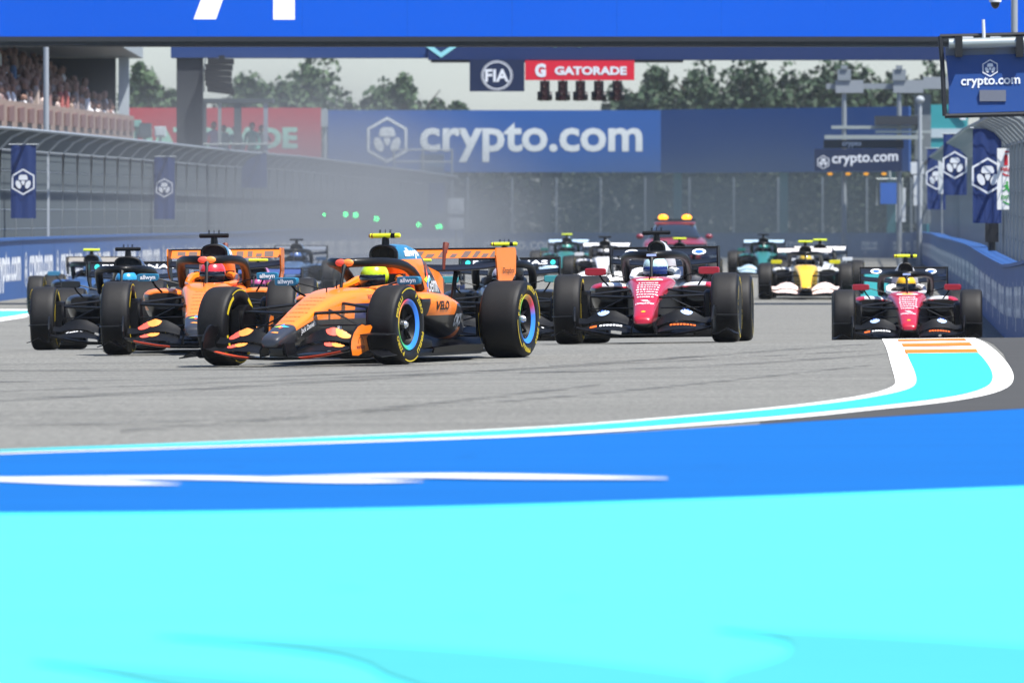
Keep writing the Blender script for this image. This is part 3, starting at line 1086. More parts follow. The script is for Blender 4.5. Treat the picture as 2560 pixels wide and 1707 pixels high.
for px in (2112, 2250):
    x, z = fp(px, 345)
    part('mast', MB().tube([(x, .7, gz(x, YF) - CZ), (x, .7, fp(px, 182)[1])], [.09, .08], 8), M_GALV, sg)
    xx, zz = fp(px, 182)
    part('mast_head', MB().box(xx - .22, xx + .22, .5, .9, zz - .25, zz + .12).box(xx - .1, xx + .1, .45, .95, zz + .12, zz + .25), mat('mast_head_grey', '7d858b', .5), sg, 0)
part('crossbeam', fbox(2068, 2375, 208, 222, .8, 1.0), M_GALV, sg, 0)
for (x0, x1, y0, y1) in ((2090, 2160, 200, 232), (2235, 2310, 200, 232), (2310, 2380, 192, 222)):
    part('equipment_box', fbox(x0, x1, y0, y1, .55, .78), mat('equipment_grey', '868d93', .6), sg, 0)
part('cabin', fbox(2190, 2300, 290, 312, .3, 1.5), mat('truss_dark', '2b3138', .6), sg, 0)
part('tower', fbox(2290, 2330, 235, 560, .8, 1.4), mat('tower_grey', '6a7378', .7, var=.3, scale=3), sg, 0)
M_AMB = mat('amber_lamp', 'a06a10', .4, emit='ffb020', estr=.5)
for px in (2075, 2120, 2165, 2210):
    x, z = fp(px, 435)
    part('lamp', MB().ball((x, -.05, z),   .09, .08, .05, 10, 6), M_AMB, sg)
p1 = empty('info_screen', at(2225, 510, 340), 'small blue screen in pale frame under the far sign gantry', 'screen')
part('panel', MB().box(-.33, .33, 0, .1, 0, .72), mat('screen_blue', '3564b4', .5), p1, 0)
fr = MB()
fr.tube([(-.45, .05, -.05), (-.45, .05, .85), (.42, .05, .85), (.42, .05, -.05)], .045, 6)
part('frame', fr, mat('truss_pale', '9aa29f', .5, .3), p1)
part('hanger', MB().tube([(0, .05, .85), (-.05, .05, 1.35)], .06, 6), mat('truss_pale', '9aa29f', .5, .3), p1)
x, z = fp(2300, 262)
dm = MB().ball((at(2300, 250, 330).x, 330, at(0, 250, 330).z), .15, .15, .13, 12, 8)
dm.tube([(at(2300, 250, 330).x, 330, gz(12, 330)), (at(2300, 250, 330).x, 330, at(0, 250, 330).z)], .06, 8)
tag(part('lamp_post', dm, M_CONC, None), 'pale post with round head beside the far sign gantry', 'lamp post')
tn = MB()
a, b_ = at(2318, 340, 380), at(2420, 262, 380)
tn.loft([[(a.x, 380, gz(a.x, 380)), (b_.x, 380, gz(a.x, 380)), (b_.x, 386, gz(a.x, 380)), (a.x, 386, gz(a.x, 380))],
         [(a.x, 380, b_.z), (b_.x, 380, b_.z), (b_.x, 386, b_.z), (a.x, 386, b_.z)]])
tr = tag(part('hospitality_cabin', tn, mat('teal_sheet', '2a8c92', .6), None, 0), 'teal cabin with pale stripe behind the right fence', 'cabin')
st = at(0, 322, 380).z
part('stripe', MB().box(a.x - .01, b_.x + .01, 379.95, 379.995, st - .35, st), mat('pale_sheet', 'a9b8bd', .6), tr, 0)
part('roof_edge', MB().prism([(at(2375, 262, 379).x, 379.9, at(0, 262, 380).z), (at(2392, 262, 379).x, 379.9, at(0, 262, 380).z), (at(2420, 300, 379).x, 379.9, at(0, 300, 380).z), (at(2405, 300, 379).x, 379.9, at(0, 300, 380).z)], (0, .05, 0)), M_PRINT, tr, 0)

# ------------------------------------------------------------------ big banners beyond the straight
YB = 470
M_BANB = mat('blue_hoarding', '10509c', .6, var=.06, scale=.4)
bb, w_, h_ = board('hoarding', 819, 1652, 276, 431, YB, M_BANB, 'huge blue hoarding with white hexagon emblem and lettering', 'hoarding', .4)
cxo = bb.location.x
kb = YB / F
e = MB()
text_to(e, 'crypto.com', .025, plane_map(((1328 - PXC) * kb - cxo, -.012, CZ + (667 - 356) * kb - bb.location.z), (1, 0, 0), (0, 0, 1)), width=556 * kb, height=99 * kb)
emblem(e, plane_map(((968 - PXC) * kb - cxo, -.012, CZ + (667 - 350) * kb - bb.location.z), (1, 0, 0), (0, 0, 1)), 58 * kb)
part('lettering', e, M_PRINT, bb, 0)
for i in range(4):
    x = -w_ / 2 + .5 + i * (w_ - 1) / 3
    part('leg', MB().box(x - .2, x + .2, .1, .3, gz(0, YB) - bb.location.z, -.005), M_DARK, bb, 0)
rh = empty('hoarding', (at(1652, 431, YB).x, YB, at(0, 433, YB).z), 'plain darker blue hoarding angled away to the right of the lettered one', 'hoarding')
wR = (2260 - 1652) * kb
part('panel', MB().prism([(.004, 0, 0), (wR, -6.0, .02), (wR, -6.0, h_ + .12), (.004, 0, h_ + .06)], (.1, .35, 0)), mat('blue_hoarding_dark', '0d4286', .6, var=.06, scale=.4), rh, 0)
for i in range(3):
    x = .8 + i * (wR - 1.6) / 2
    part('leg', MB().box(x - .2, x + .2, -6 * x / wR + .4, -6 * x / wR + .7, gz(0, YB) - rh.location.z, h_ * .5), mat('teal_post', '2e6f78', .6), rh, 0)
wp = MB().tube([(at(812, 0, YB).x, YB - .3, gz(-9, YB)), (at(812, 0, YB).x, YB - .3, at(0, 272, YB).z)], .09, 8)
wp.box(at(803, 0, YB).x, at(820, 0, YB).x, YB - .5, YB - .1, at(0, 318, YB).z, at(0, 275, YB).z)
tag(part('junction_post', wp, M_CONC, None), 'white post with box between the red and blue hoardings', 'post')

red, w_, h_ = board('hoarding', 322, 803, 270, 408, 480, mat('red_hoarding', 'b8323e', .6, var=.06, scale=.4), 'long red hoarding with pale green lettering behind the left fence', 'hoarding', .3)
kr = 480 / F
e = MB()
text_to(e, 'GATORADE', .045, plane_map(((535 - PXC) * kr - red.location.x, -.012, CZ + (667 - 345) * kr - red.location.z), (1, 0, 0), (0, 0, 1)), width=418 * kr, height=54 * kr)
part('lettering', e, mat('mint_print', 'a8d8c4', .6), red, 0)
for i in range(4):
    x = -w_ / 2 + .5 + i * (w_ - 1) / 3
    part('leg', MB().box(x - .15, x + .15, .1, .25, gz(-14, 480) - red.location.z, -.005), M_DARK, red, 0)

# ------------------------------------------------------------------ grandstand, crowd, platform
XF = lambda Y: -12.85 + .003 * (Y - 250)
ZT = lambda Y: CZ + 4.2 + .01 * (Y - 250)
gsn = empty('grandstand', (-16, 280, 0), 'roofed grandstand with tan front wall behind the left fence', 'grandstand')
M_TAN = mat('tan_panel', '8c786c', .8, var=.08); M_RUST = mat('rust_panel', '6e524e', .8, var=.12)
def gpart(n, mb, m_, sm=0):
    mb.v = [(x + 16, y - 280, z) for x, y, z in mb.v]
    return part(n, mb, m_, gsn, sm)
y = 222
while y < 332:
    y2 = min(332, y + 5)
    A_, B_ = (XF(y), y + .02), (XF(y2), y2 - .02)
    gpart('wall_panel', MB().prism([(A_[0], A_[1], 0.3), (B_[0], B_[1], 0.3), (B_[0], B_[1], ZT(y2)), (A_[0], A_[1], ZT(y))], (-.3, 0, 0)), M_TAN)
    gpart('inset_panel', MB().prism([(XF(y) + .06, y + 1.2, ZT(y) - .52), (XF(y2) + .06, y + 3.6, ZT(y) - .50), (XF(y2) + .06, y + 3.6, ZT(y2) - .14), (XF(y) + .06, y + 1.2, ZT(y) - .16)], (-.058, 0, 0)), M_RUST)
    y = y2
for r in range(11):
    mb = MB().prism([(XF(222) - .31 - .8 * r, 222, 1 + .38 * r), (XF(222) - 1.11 - .8 * r, 222, 1 + .38 * r), (XF(222) - 1.11 - .8 * r, 222, ZT(222) - .9 + .38 * r), (XF(222) - .31 - .8 * r, 222, ZT(222) - .9 + .38 * r)], (0, 110, 0))
    for i in range(len(mb.v)):
        x, yv, z = mb.v[i]
        if yv > 300 and z > 3: mb.v[i] = (x, yv, z + 1.1)
    gpart('tier', mb, mat('tier_concrete', '6c6c6e', .9))
gpart('back_wall', MB().box(-32, -13.3, 334, 334.4, 1, CZ + 7.0), mat('stand_dark', '20282f', .8, var=.3, scale=.5))
gpart('rear_wall', MB().box(-24.3, -24.0, 222, 333.9, 1, CZ + 7.0), mat('stand_dark', '20282f', .8))
gpart('roof', MB().box(-32, -12.45, 222, 336, CZ + 7.02, CZ + 7.45), mat('roof_grey', '8f979b', .7, var=.1))
gpart('roof_beam', MB().box(-31.9, -13.2, 250, 250.6, CZ + 6.6, CZ + 7.015), M_DARK)
gpart('roof_beam', MB().box(-31.9, -13.2, 292, 292.6, CZ + 6.6, CZ + 7.015), M_DARK)
for yc in (333.2,):
    gpart('column', MB().box(at(296, 0, 333).x, at(322, 0, 333).x, 333, 333.36, 1, CZ + 7.015), mat('column_white', 'b9c4cc', .7))

def crowd():
    rnd = random.Random(3)
    m, nt, b = new_mat('crowd_clothes')
    gi = nt.nodes.new('ShaderNodeNewGeometry')
    rp = nt.nodes.new('ShaderNodeValToRGB'); rp.color_ramp.interpolation = 'CONSTANT'
    cols = ['4a4546', '8a7068', 'aa9a90', '6b6366', 'baa8a0', '8a6a64', 'e9e9ec', '766c70', '9a8578', '55759f', 'c8b0a8', '4e4c53', 'aa5a54', '8d807e', 'f0f0f0', '7b6a68']
    while len(rp.color_ramp.elements) < len(cols): rp.color_ramp.elements.new(.5)
    for i, c in enumerate(cols):
        rp.color_ramp.elements[i].position = i / len(cols); rp.color_ramp.elements[i].color = lin(c)
    nt.links.new(gi.outputs['Random Per Island'], rp.inputs[0]); nt.links.new(rp.outputs[0], b.inputs['Base Color'])
    b.inputs['Roughness'].default_value = .9
    skin = mat('crowd_skin', '8a6a5c', .8, var=.4, scale=1.5)
    w = MB()
    for r in range(10):
        y = 223.0
        while y < 331.5:
            if rnd.random() < .9:
                x = XF(y) - .75 - .8 * r + rnd.uniform(-.15, .15)
                z = ZT(y) - .62 + .42 * r
                h = rnd.uniform(1.15, 1.5) if rnd.random() < .3 else rnd.uniform(.9, 1.1)
                s = rnd.uniform(.8, .98)
                ring = lambda zz, rx, ry: [(x + rx * math.cos(t), y + ry * math.sin(t), z + zz) for t in (0.3, 1.3, 2.3, 3.3, 4.3, 5.3)]
                w.loft([ring(0, .14 * s, .17 * s), ring(h * .45, .15 * s, .2 * s), ring(h * .74, .13 * s, .22 * s), ring(h * .82, .06, .08)], mi=0)
                w.loft([ring(h * .80, .05, .05), ring(h * .87, .10, .09), ring(h * .95, .11, .10), ring(h, .05, .05)], mi=1)
            y += rnd.uniform(.36, .52)
    o = part('crowd', w, [m, skin], None, 0)
    tag(o, 'dense crowd of spectators filling the grandstand tiers', 'crowd', kind='stuff')
crowd()

pole = MB().tube([(at(117, 0, 214).x, 214, gz(-10, 214)), (at(115, 0, 214).x, 214, CZ + 4.72)], [.07, .06], 10)
tag(part('lamp_post', pole, mat('mast_grey', '9aa0a6', .5, .2), None), 'slim pale grey pole in front of the grandstand', 'pole')

pf = empty('viewing_platform', (0, 300, CZ), 'dark framed viewing platform behind the fence right of the pillar', 'platform')
kp = 300 / F
def pp(px, py): return ((px - PXC) * kp, (667 - py) * kp)
x0, zt_ = pp(508, 247); x1, _ = pp(682, 247)
_, zd = pp(0, 448)
part('roof_frame', MB().box(x0, x1, 0, 2.2, zt_ - .12, zt_), mat('platform_frame', '3c474b', .7), pf, 0)
part('deck', MB().box(x0, x1, 0, 2.2, zd - .12, zd), mat('platform_frame', '3c474b', .7), pf, 0)
for px, w_, m_ in ((549, .1, 'truss_pale'), (594, .22, 'platform_frame'), (664, .13, 'mast_grey'), (512, .1, 'platform_frame')):
    x, _ = pp(px, 0)
    part('post', MB().box(x - w_ / 2, x + w_ / 2, .05, .05 + w_, gz(-8, 300) - CZ - .05, zt_ - .125), MATS[m_], pf, 0)
part('handrail', MB().tube([(x0, .02, zd + 1.05), (x1, .02, zd + 1.05)], .03, 6), MATS['truss_pale'], pf)


def person(loc, rot, top, legs, hair, label, h=1.72, arm=0, group='spectators on the platform'):
    """One standing figure grown over a joint skeleton, with head features and hair."""
    s = h / 1.75
    J = {'pelvis': (0, 0, .95, .13, .11), 'chest': (0, .01, 1.28, .155, .11), 'neckb': (0, 0, 1.45, .09, .08), 'neck': (0, 0, 1.52, .055, .055),
         'hl': (.10, 0, .90, .085, .085), 'kl': (.11, -.02, .50, .062, .062), 'al': (.11, .02, .09, .042, .045), 'tl': (.12, -.15, .04, .04, .03),
         'hr': (-.10, 0, .90, .085, .085), 'kr': (-.11, -.02, .50, .062, .062), 'ar': (-.11, .02, .09, .042, .045), 'tr': (-.12, -.15, .04, .04, .03),
         'sl': (.19, 0, 1.40, .065, .06), 'el': (.24, .02, 1.12, .045, .045), 'wl': (.23, -.12, .90, .034, .034),
         'sr': (-.19, 0, 1.40, .065, .06), 'er': (-.24, .02, 1.12, .045, .045), 'wr': (-.23, -.12, .90, .034, .034)}
    if arm:
        J['el'] = (.30, -.10, 1.25, .045, .045); J['wl'] = (.16, -.22, 1.48, .034, .034)
    E_ = [('pelvis', 'chest'), ('chest', 'neckb'), ('neckb', 'neck'), ('pelvis', 'hl'), ('hl', 'kl'), ('kl', 'al'), ('al', 'tl'), ('pelvis', 'hr'), ('hr', 'kr'),
          ('kr', 'ar'), ('ar', 'tr'), ('neckb', 'sl'), ('sl', 'el'), ('el', 'wl'), ('neckb', 'sr'), ('sr', 'er'), ('er', 'wr')]
    names = list(J)
    me = bpy.data.meshes.new('body')
    me.from_pydata([tuple(c * s for c in J[n][:3]) for n in names], [(names.index(a), names.index(b)) for a, b in E_], [])
    o = bpy.data.objects.new('person', me)
    COL.objects.link(o)
    md = o.modifiers.new('skin', 'SKIN')
    for i, n in enumerate(names):
        me.skin_vertices[0].data[i].radius = (J[n][3] * s, J[n][4] * s)
    me.skin_vertices[0].data[0].use_root = True
    o.modifiers.new('sub', 'SUBSURF').levels = 1
    o.modifiers['sub'].render_levels = 1
    m, nt, b = new_mat('clothes')
    tc = nt.nodes.new('ShaderNodeTexCoord'); sp = nt.nodes.new('ShaderNodeSeparateXYZ'); gt = nt.nodes.new('ShaderNodeMath'); gt.operation = 'GREATER_THAN'
    gt.inputs[1].default_value = .93 * s
    mx = nt.nodes.new('ShaderNodeMix'); mx.data_type = 'RGBA'
    nt.links.new(tc.outputs['Object'], sp.inputs[0]); nt.links.new(sp.outputs[2], gt.inputs[0]); nt.links.new(gt.outputs[0], mx.inputs[0])
    mx.inputs[6].default_value = lin(legs); mx.inputs[7].default_value = lin(top)
    nt.links.new(mx.outputs[2], b.inputs['Base Color']); b.inputs['Roughness'].default_value = .9
    me.materials.append(m)
    o.location = loc
    o.rotation_euler = (0, 0, rot)
    hd = MB().ball((0, -.01 * s, 1.63 * s), .078 * s, .095 * s, .125 * s, 14, 10)
    hd.ball((0, -.105 * s, 1.61 * s), .014 * s, .018 * s, .022 * s, 8, 6)
    for sx in (-1, 1): hd.ball((sx * .08 * s, .005 * s, 1.62 * s), .012 * s, .02 * s, .03 * s, 8, 6)
    part('head', hd, mat('skin', 'a9765c', .6), o)
    hr = MB().ball((0, .02 * s, 1.67 * s), .088 * s, .098 * s, .105 * s, 14, 8)
    part('hair', hr, mat('hair_' + hair, hair, .8), o)
    tag(o, label, 'person', group)
    return o


for px, py, top, legs, hair, lab, h, arm in [(532, 300, 'c8b4cc', '2b2d33', '2a1d18', 'spectator in pale lilac top nearest the dark pillar', 1.72, 0),
                                             (557, 318, '8fb0ac', '30343a', '3a2a20', 'spectator in grey green shirt second on the platform', 1.62, 1),
                                             (586, 322, '9aa4a8', '24272c', '1c1715', 'spectator in pale grey shirt in the middle of the platform', 1.6, 0),
                                             (628, 312, '5fae9a', '2b2d33', '2a1d18', 'spectator in sea green shirt right of the thick post', 1.7, 0),
                                             (652, 326, '4a5258', '2b2d33', '1c1715', 'spectator in dark shirt at the right end of the platform', 1.62, 1)]:
    x, z = pp(px, 0)
    person((x, 300.9, CZ + zd + .002), random.uniform(-.4, .4), top, legs, hair, lab, h, arm)

# small white umbrella-like boxes and gear on top of the fence line, left of the pillar
for px0, px1, py0, py1, c, lab in [(386, 414, 316, 342, 'c9d2d2', 'white box standing behind the fence left of the pillar'),
                                   (328, 352, 300, 320, '7fb0a4', 'pale green box at the grandstand corner'),
                                   (345, 378, 308, 345, '4f5a5f', 'dark grey case between the grandstand and the white box')]:
    a, b_ = at(px0, py1, 345), at(px1, py0, 345)
    bx = MB().box(a.x, b_.x, 345, 345.6, a.z, b_.z).box(a.x + .05, b_.x - .05, 344.97, 344.995, a.z + .05, b_.z - .05)
    bx.box((a.x + b_.x) / 2 - .05, (a.x + b_.x) / 2 + .05, 345.2, 345.3, gz(-13, 345), a.z)
    tag(part('equipment_case', bx, mat('case_' + c, c, .7), None, 0), lab, 'case')

# green marshalling lamps on the left fence
M_GREEN = mat('green_lamp_glow', '104020', .4, emit='30ff88', estr=9.0)
for px, py, rr, lab in [(810, 537, .07, 'faint green lamp leftmost of the row on the hazy left fence'), (864, 536, .12, 'green lamp second from left on the hazy fence'),
                        (889, 538, .14, 'bright green lamp third from left on the hazy fence'), (941, 547, .14, 'green lamp directly above the lead car camera pod'),
                        (1047, 562, .12, 'small green lamp second from right of the row'), (1098, 568, .19, 'largest green lamp at the right end of the row')]:
    Y = 17.13 / (.035 + (1280 - px) / F)
    p = at(px, py, Y - 1.0)
    o = part('signal_lamp', MB().box(-.15, .15, .03, .12, -.17, .17), MATS['pillar_grey'], None, 0)
    o.location = p
    tag(o, lab, 'signal lamp', 'green signal lamps on the left fence')
    part('lens', MB().lathe([(.001, -.04), (rr * .4, -.035), (rr * .7, .0), (rr * .7, .03)], 14, 'y'), M_GREEN, o)
    part('bracket', MB().tube([(0, .12, 0), (-.6, .5, 0)], .03, 5), M_DARK, o)
# number boards near the end of the left fence
for py0, py1, lab in [(496, 535, 'upper pale board on the post at the far end of the left fence'), (545, 572, 'lower pale board on the post at the far end of the left fence')]:
    a, b_ = at(1120, py1, 400), at(1160, py0, 400)
    bo = MB().box(a.x, b_.x, 400, 400.06, a.z, b_.z).box(a.x + .1, b_.x - .1, 399.98, 399.998, a.z + .15, b_.z - .12)
    o = tag(part('marker_board', bo, [M_WB], None, 0), lab, 'sign')
    part('post', MB().tube([((a.x + b_.x) / 2, 400.1, gz(-2, 400)), ((a.x + b_.x) / 2, 400.1, b_.z)], .04, 6), M_GALV, o)
# low tower of scaffold at the far end of the left fence
sc = empty('scaffold_tower', (0, 425, CZ), 'grey scaffold tower in front of the blue hoarding emblem', 'scaffold')
ksx = 425 / F
xa, xb = (985 - PXC) * ksx, (1130 - PXC) * ksx
for x in (xa, (xa + xb) / 2, xb):
    part('upright', MB().tube([(x, 0, gz(-4, 425) - CZ), (x, 0, (667 - 372) * ksx)], .05, 6), M_GALV, sc)
for py in (375, 405, 445):
    part('ledger', MB().tube([(xa, 0, (667 - py) * ksx), (xb, 0, (667 - py) * ksx)], .04, 6), M_GALV, sc)
part('cabinet', MB().box((1050 - PXC) * ksx, (1110 - PXC) * ksx, .1, .9, (667 - 440) * ksx, (667 - 385) * ksx), mat('equipment_blue', '4f6f8f', .6), sc, 0)

# ------------------------------------------------------------------ trees
def leaf_mat(name, c):
    m, nt, b = new_mat(name)
    gi = nt.nodes.new('ShaderNodeNewGeometry')
    mx = nt.nodes.new('ShaderNodeMix'); mx.data_type = 'RGBA'
    nt.links.new(gi.outputs['Random Per Island'], mx.inputs[0])
    c = lin(c)
    mx.inputs[6].default_value = tuple(x * .75 for x in c[:3]) + (1,); mx.inputs[7].default_value = tuple(x * 1.2 for x in c[:3]) + (1,)
    nt.links.new(mx.outputs[2], b.inputs['Base Color']); b.inputs['Roughness'].default_value = .7
    return m
M_LEAF = leaf_mat('tree_leaves', '3a5230'); M_LEAF2 = leaf_mat('dark_tree_leaves', '2a4026')
M_BARK = mat('tree_bark', '4a3f35', .9, var=.3)


def tree(px, py_top, Y, rx, hh, label, seed, m_=None, n=2600, leaf=.42, group='trees beyond the hoardings'):
    rnd = np.random.default_rng(seed)
    top = at(px, py_top, Y)
    base = gz(top.x, Y)
    H = top.z - base
    root = empty('tree', (top.x, Y, base), label, 'tree', group)
    cz = H - hh
    t = MB().tube([(0, 0, -.1), (.1, 0, H * .3), (-.05, .1, H * .6), (0, 0, H * .85)], [.32, .26, .18, .06], 8)
    for k_ in range(6):
        a_ = k_ * 1.05 + seed
        z0_ = H * (.35 + .07 * k_)
        t.tube([(0, 0, z0_), (math.cos(a_) * rx * .4, math.sin(a_) * rx * .4, z0_ + H * .12), (math.cos(a_) * rx * .75, math.sin(a_) * rx * .75, z0_ + H * .2)], [.12, .08, .03], 6)
    part('trunk', t, M_BARK, root)
    nc = 40
    cl = rnd.normal(size=(nc, 3)); cl /= np.linalg.norm(cl, axis=1)[:, None]
    cl *= (rnd.uniform(.35, 1.0, nc) ** .6)[:, None]
    cl[:, 2] = np.where(cl[:, 2] < -.3, cl[:, 2] * .8, cl[:, 2])
    crs = rnd.uniform(.26, .46, nc)
    ci = rnd.integers(0, nc, n)
    d = rnd.normal(size=(n, 3)); d /= np.linalg.norm(d, axis=1)[:, None]
    d *= (rnd.uniform(0, 1, n) ** .45)[:, None]
    P = cl[ci] * .8 + d * crs[ci][:, None]
    P = P * np.array([rx, rx, hh]) + np.array([0, 0, cz])
    ax = rnd.normal(size=(n, 3)); ax /= np.linalg.norm(ax, axis=1)[:, None]
    bx = np.cross(ax, rnd.normal(size=(n, 3))); bx /= np.linalg.norm(bx, axis=1)[:, None]
    s = rnd.uniform(.6, 1.3, n)[:, None] * leaf
    V = np.stack([P - ax * s * .5, P + bx * s * .35, P + ax * s * .5, P - bx * s * .35], 1).reshape(-1, 3)
    me = bpy.data.meshes.new('crown')
    me.from_pydata(V.tolist(), [], [(4 * i, 4 * i + 1, 4 * i + 2, 4 * i + 3) for i in range(n)])
    me.materials.append(m_ or M_LEAF)
    link('crown', me, root)
    return root


TREES = [(352, 150, 620, 1.5, 3.2, 'thin dark tree beside the grandstand column'),
         (395, 215, 620, 1.6, 2.4, 'small tree above the red hoarding left of the gantry pillar'),
         (620, 182, 760, 2.9, 5.0, 'tree with small peaked crown right of the loudspeakers'),
         (700, 205, 780, 3.2, 5.0, 'rounded tree between the peaked tree and the tall one'),
         (785, 132, 800, 3.6, 7.0, 'tallest tree left of the square navy sign'),
         (945, 205, 800, 2.4, 4.6, 'low rounded tree, left half of the pair above the blue hoarding'),
         (1035, 178, 800, 3.0, 5.5, 'fuller tree, right half of the pair above the blue hoarding'),
         (1140, 250, 800, 1.3, 2.6, 'tiny treetop just above the blue hoarding left of the navy sign'),
         (1560, 225, 760, 2.6, 4.0, 'low tree beneath the start lights on the right'),
         (1650, 172, 760, 3.6, 6.0, 'tree right of the rightmost start light'),
         (1765, 150, 760, 3.8, 7.0, 'tall tree rising behind the darker hoarding'),
         (1880, 140, 760, 3.8, 7.2, 'tall dense tree above the middle of the darker hoarding'),
         (1990, 150, 760, 3.6, 7.0, 'dense tree left of the far masts'),
         (2100, 155, 760, 3.6, 7.0, 'dense tree behind the left far mast'),
         (2210, 160, 760, 3.6, 7.0, 'dense tree behind the right far mast'),
         (2320, 165, 760, 3.6, 7.0, 'tree at the far right behind the sign box')]
for i, (px, py, Y, rx, hh, lab) in enumerate(TREES):
    tree(px, py, Y, rx, hh, lab, i + 1, M_LEAF if px < 1500 else M_LEAF2, n=9000 if rx > 2 else 4000, leaf=.58)
def hedge():
    rnd = np.random.default_rng(77)
    n = 40000
    x = rnd.uniform(-8, 30, n); y = rnd.uniform(500, 506, n)
    top = 5.6 + .5 * np.sin(x * 1.3) + .35 * np.sin(x * 3.1 + 1) + .3 * np.sin(x * 7.3)
    z = CZ + .3 + rnd.uniform(0, 1, n) ** .8 * top
    P = np.stack([x, y, z], 1)
    ax = rnd.normal(size=(n, 3)); ax /= np.linalg.norm(ax, axis=1)[:, None]
    bx = np.cross(ax, rnd.normal(size=(n, 3))); bx /= np.linalg.norm(bx, axis=1)[:, None]
    s_ = rnd.uniform(.6, 1.3, n)[:, None] * .32
    V = np.stack([P - ax * s_ * .5, P + bx * s_ * .35, P + ax * s_ * .5, P - bx * s_ * .35], 1).reshape(-1, 3)
    me = bpy.data.meshes.new('hedge')
    me.from_pydata(V.tolist(), [], [(4 * i, 4 * i + 1, 4 * i + 2, 4 * i + 3) for i in range(n)])
    me.materials.append(leaf_mat('hedge_leaves', '25331f'))
    tag(link('hedge', me), 'dark dense hedge of foliage beneath the blue hoardings', 'hedge', kind='stuff')
hedge()


# ------------------------------------------------------------------ racing cars
M_CARB = mat('carbon_fibre', '050506', .45, var=.15, scale=20, coat=.08, spec=.2)
M_CARBG = mat('carbon_grey', '0b0c0d', .45, var=.12, scale=20, coat=.06, spec=.2)
M_TYRE_T = mat('tyre_tread', '191817', .62, spec=.3, var=.22, scale=9, bump=.15)
M_TYRE_S = mat('tyre_sidewall', '0c0c0d', .5, spec=.3, var=.1, scale=9)
M_YEL = mat('yellow_print', 'c8b01c', .5)
M_NUT = mat('wheel_nut_alloy', 'c8ccd0', .25, .9)
M_RIMD = mat('dark_rim', '070708', .5, spec=.2)
M_BLACK = mat('opening_black', '050506', .9)
M_TYEL = mat('camera_pod_yellow', 'd9e820', .4, coat=.3)
M_VIS = mat('visor_dark', '10131c', .08, coat=.6)
M_WHITEP = mat('white_decal', 'e8eaec', .5)
M_REDD = mat('dark_red_decal', '7a1e10', .5)
M_BLKD = mat('black_decal', '1a1412', .5)
M_SUIT = mat('race_suit', '23242a', .9)
M_PINK = mat('pink_decal', 'f4604e', .4); M_PEACH = mat('peach_decal', 'ff9a48', .4)
M_AQUA = mat('aqua_decal', '50c8e0', .4); M_LIME = mat('lime_decal', 'c8e83c', .4)
M_GREYD = mat('silver_grey_decal', '9aa0a6', .4)


def rainbow_mat():
    m, nt, b = new_mat('rainbow_rim_band')
    tc = nt.nodes.new('ShaderNodeTexCoord'); sp = nt.nodes.new('ShaderNodeSeparateXYZ')
    nt.links.new(tc.outputs['Object'], sp.inputs[0])
    at2 = nt.nodes.new('ShaderNodeMath'); at2.operation = 'ARCTAN2'
    nt.links.new(sp.outputs[2], at2.inputs[0]); nt.links.new(sp.outputs[0], at2.inputs[1])
    mr = nt.nodes.new('ShaderNodeMapRange'); mr.inputs[1].default_value = -math.pi; mr.inputs[2].default_value = math.pi
    nt.links.new(at2.outputs[0], mr.inputs[0])
    rp = nt.nodes.new('ShaderNodeValToRGB')
    stops = [(0, '2f7de0'), (.18, '2f7de0'), (.30, '2fa860'), (.42, '4ac040'), (.52, 'f2d020'), (.62, 'f07830'), (.70, 'e84060'), (.78, '2f7de0'), (1, '2f7de0')]
    while len(rp.color_ramp.elements) < len(stops): rp.color_ramp.elements.new(.5)
    for i, (p, c) in enumerate(stops):
        rp.color_ramp.elements[i].position = p; rp.color_ramp.elements[i].color = lin(c)
    nt.links.new(mr.outputs[0], rp.inputs[0]); nt.links.new(rp.outputs[0], b.inputs['Base Color'])
    b.inputs['Roughness'].default_value = .3; b.inputs['Coat Weight'].default_value = .4
    return m
M_RAIN = rainbow_mat()

TR = .358


def tyre_mesh(width):
    h = width / 2
    prof = [(.232, -h * .86), (.245, -h * .97), (.285, -h * 1.0), (.325, -h * .97), (.346, -h * .88), (TR - .003, -h * .72), (TR, -h * .4), (TR, 0), (TR, h * .4),
            (TR - .003, h * .72), (.346, h * .88), (.325, h * .97), (.285, h * 1.0), (.245, h * .97), (.232, h * .86)]
    mb = MB().lathe(prof, 64, 'y')
    n = len(prof) - 1
    for i in range(len(mb.m)):
        j = i % n
        mb.m[i] = 0 if 4 <= j <= 9 else 1
    return mb.mesh('tyre', [M_TYRE_T, M_TYRE_S], 60)


def rim_mesh(width, side):
    """Wheel: barrel, coloured outer band, dished cover. side = +1 outer face towards +y."""
    h = width / 2
    s = side
    mb = MB().lathe([(.233, s * h * .86), (.228, s * h * .95), (.214, s * h * .93), (.186, s * h * .80)], 48, 'y', mi=1)
    mb.lathe([(.186, s * h * .80), (.16, s * h * .45), (.07, s * h * .42), (.05, s * h * .55), (.001, s * h * .55)], 48, 'y', mi=0)
    mb.lathe([(.233, s * h * .86), (.225, 0), (.233, -s * h * .86), (.20, -s * h * .80), (.17, -s * h * .3), (.001, -s * h * .28)], 48, 'y', mi=0)
    for k_ in range(5):
        a_ = 2 * math.pi * k_ / 5
        mb.tube([(.055 * math.cos(a_), s * h * .5, .055 * math.sin(a_)), (.185 * math.cos(a_ + .15), s * h * .62, .185 * math.sin(a_ + .15))], [.016, .012], 6, mi=0)
    return mb


def polar(side, yv, r0):
    def f(u, v):
        a = math.pi / 2 - u / r0 * (1 if side > 0 else 1)
        r = r0 + v
        return (-side * r * math.cos(a) if side > 0 else r * math.cos(a), side * yv, r * math.sin(a))
    return f


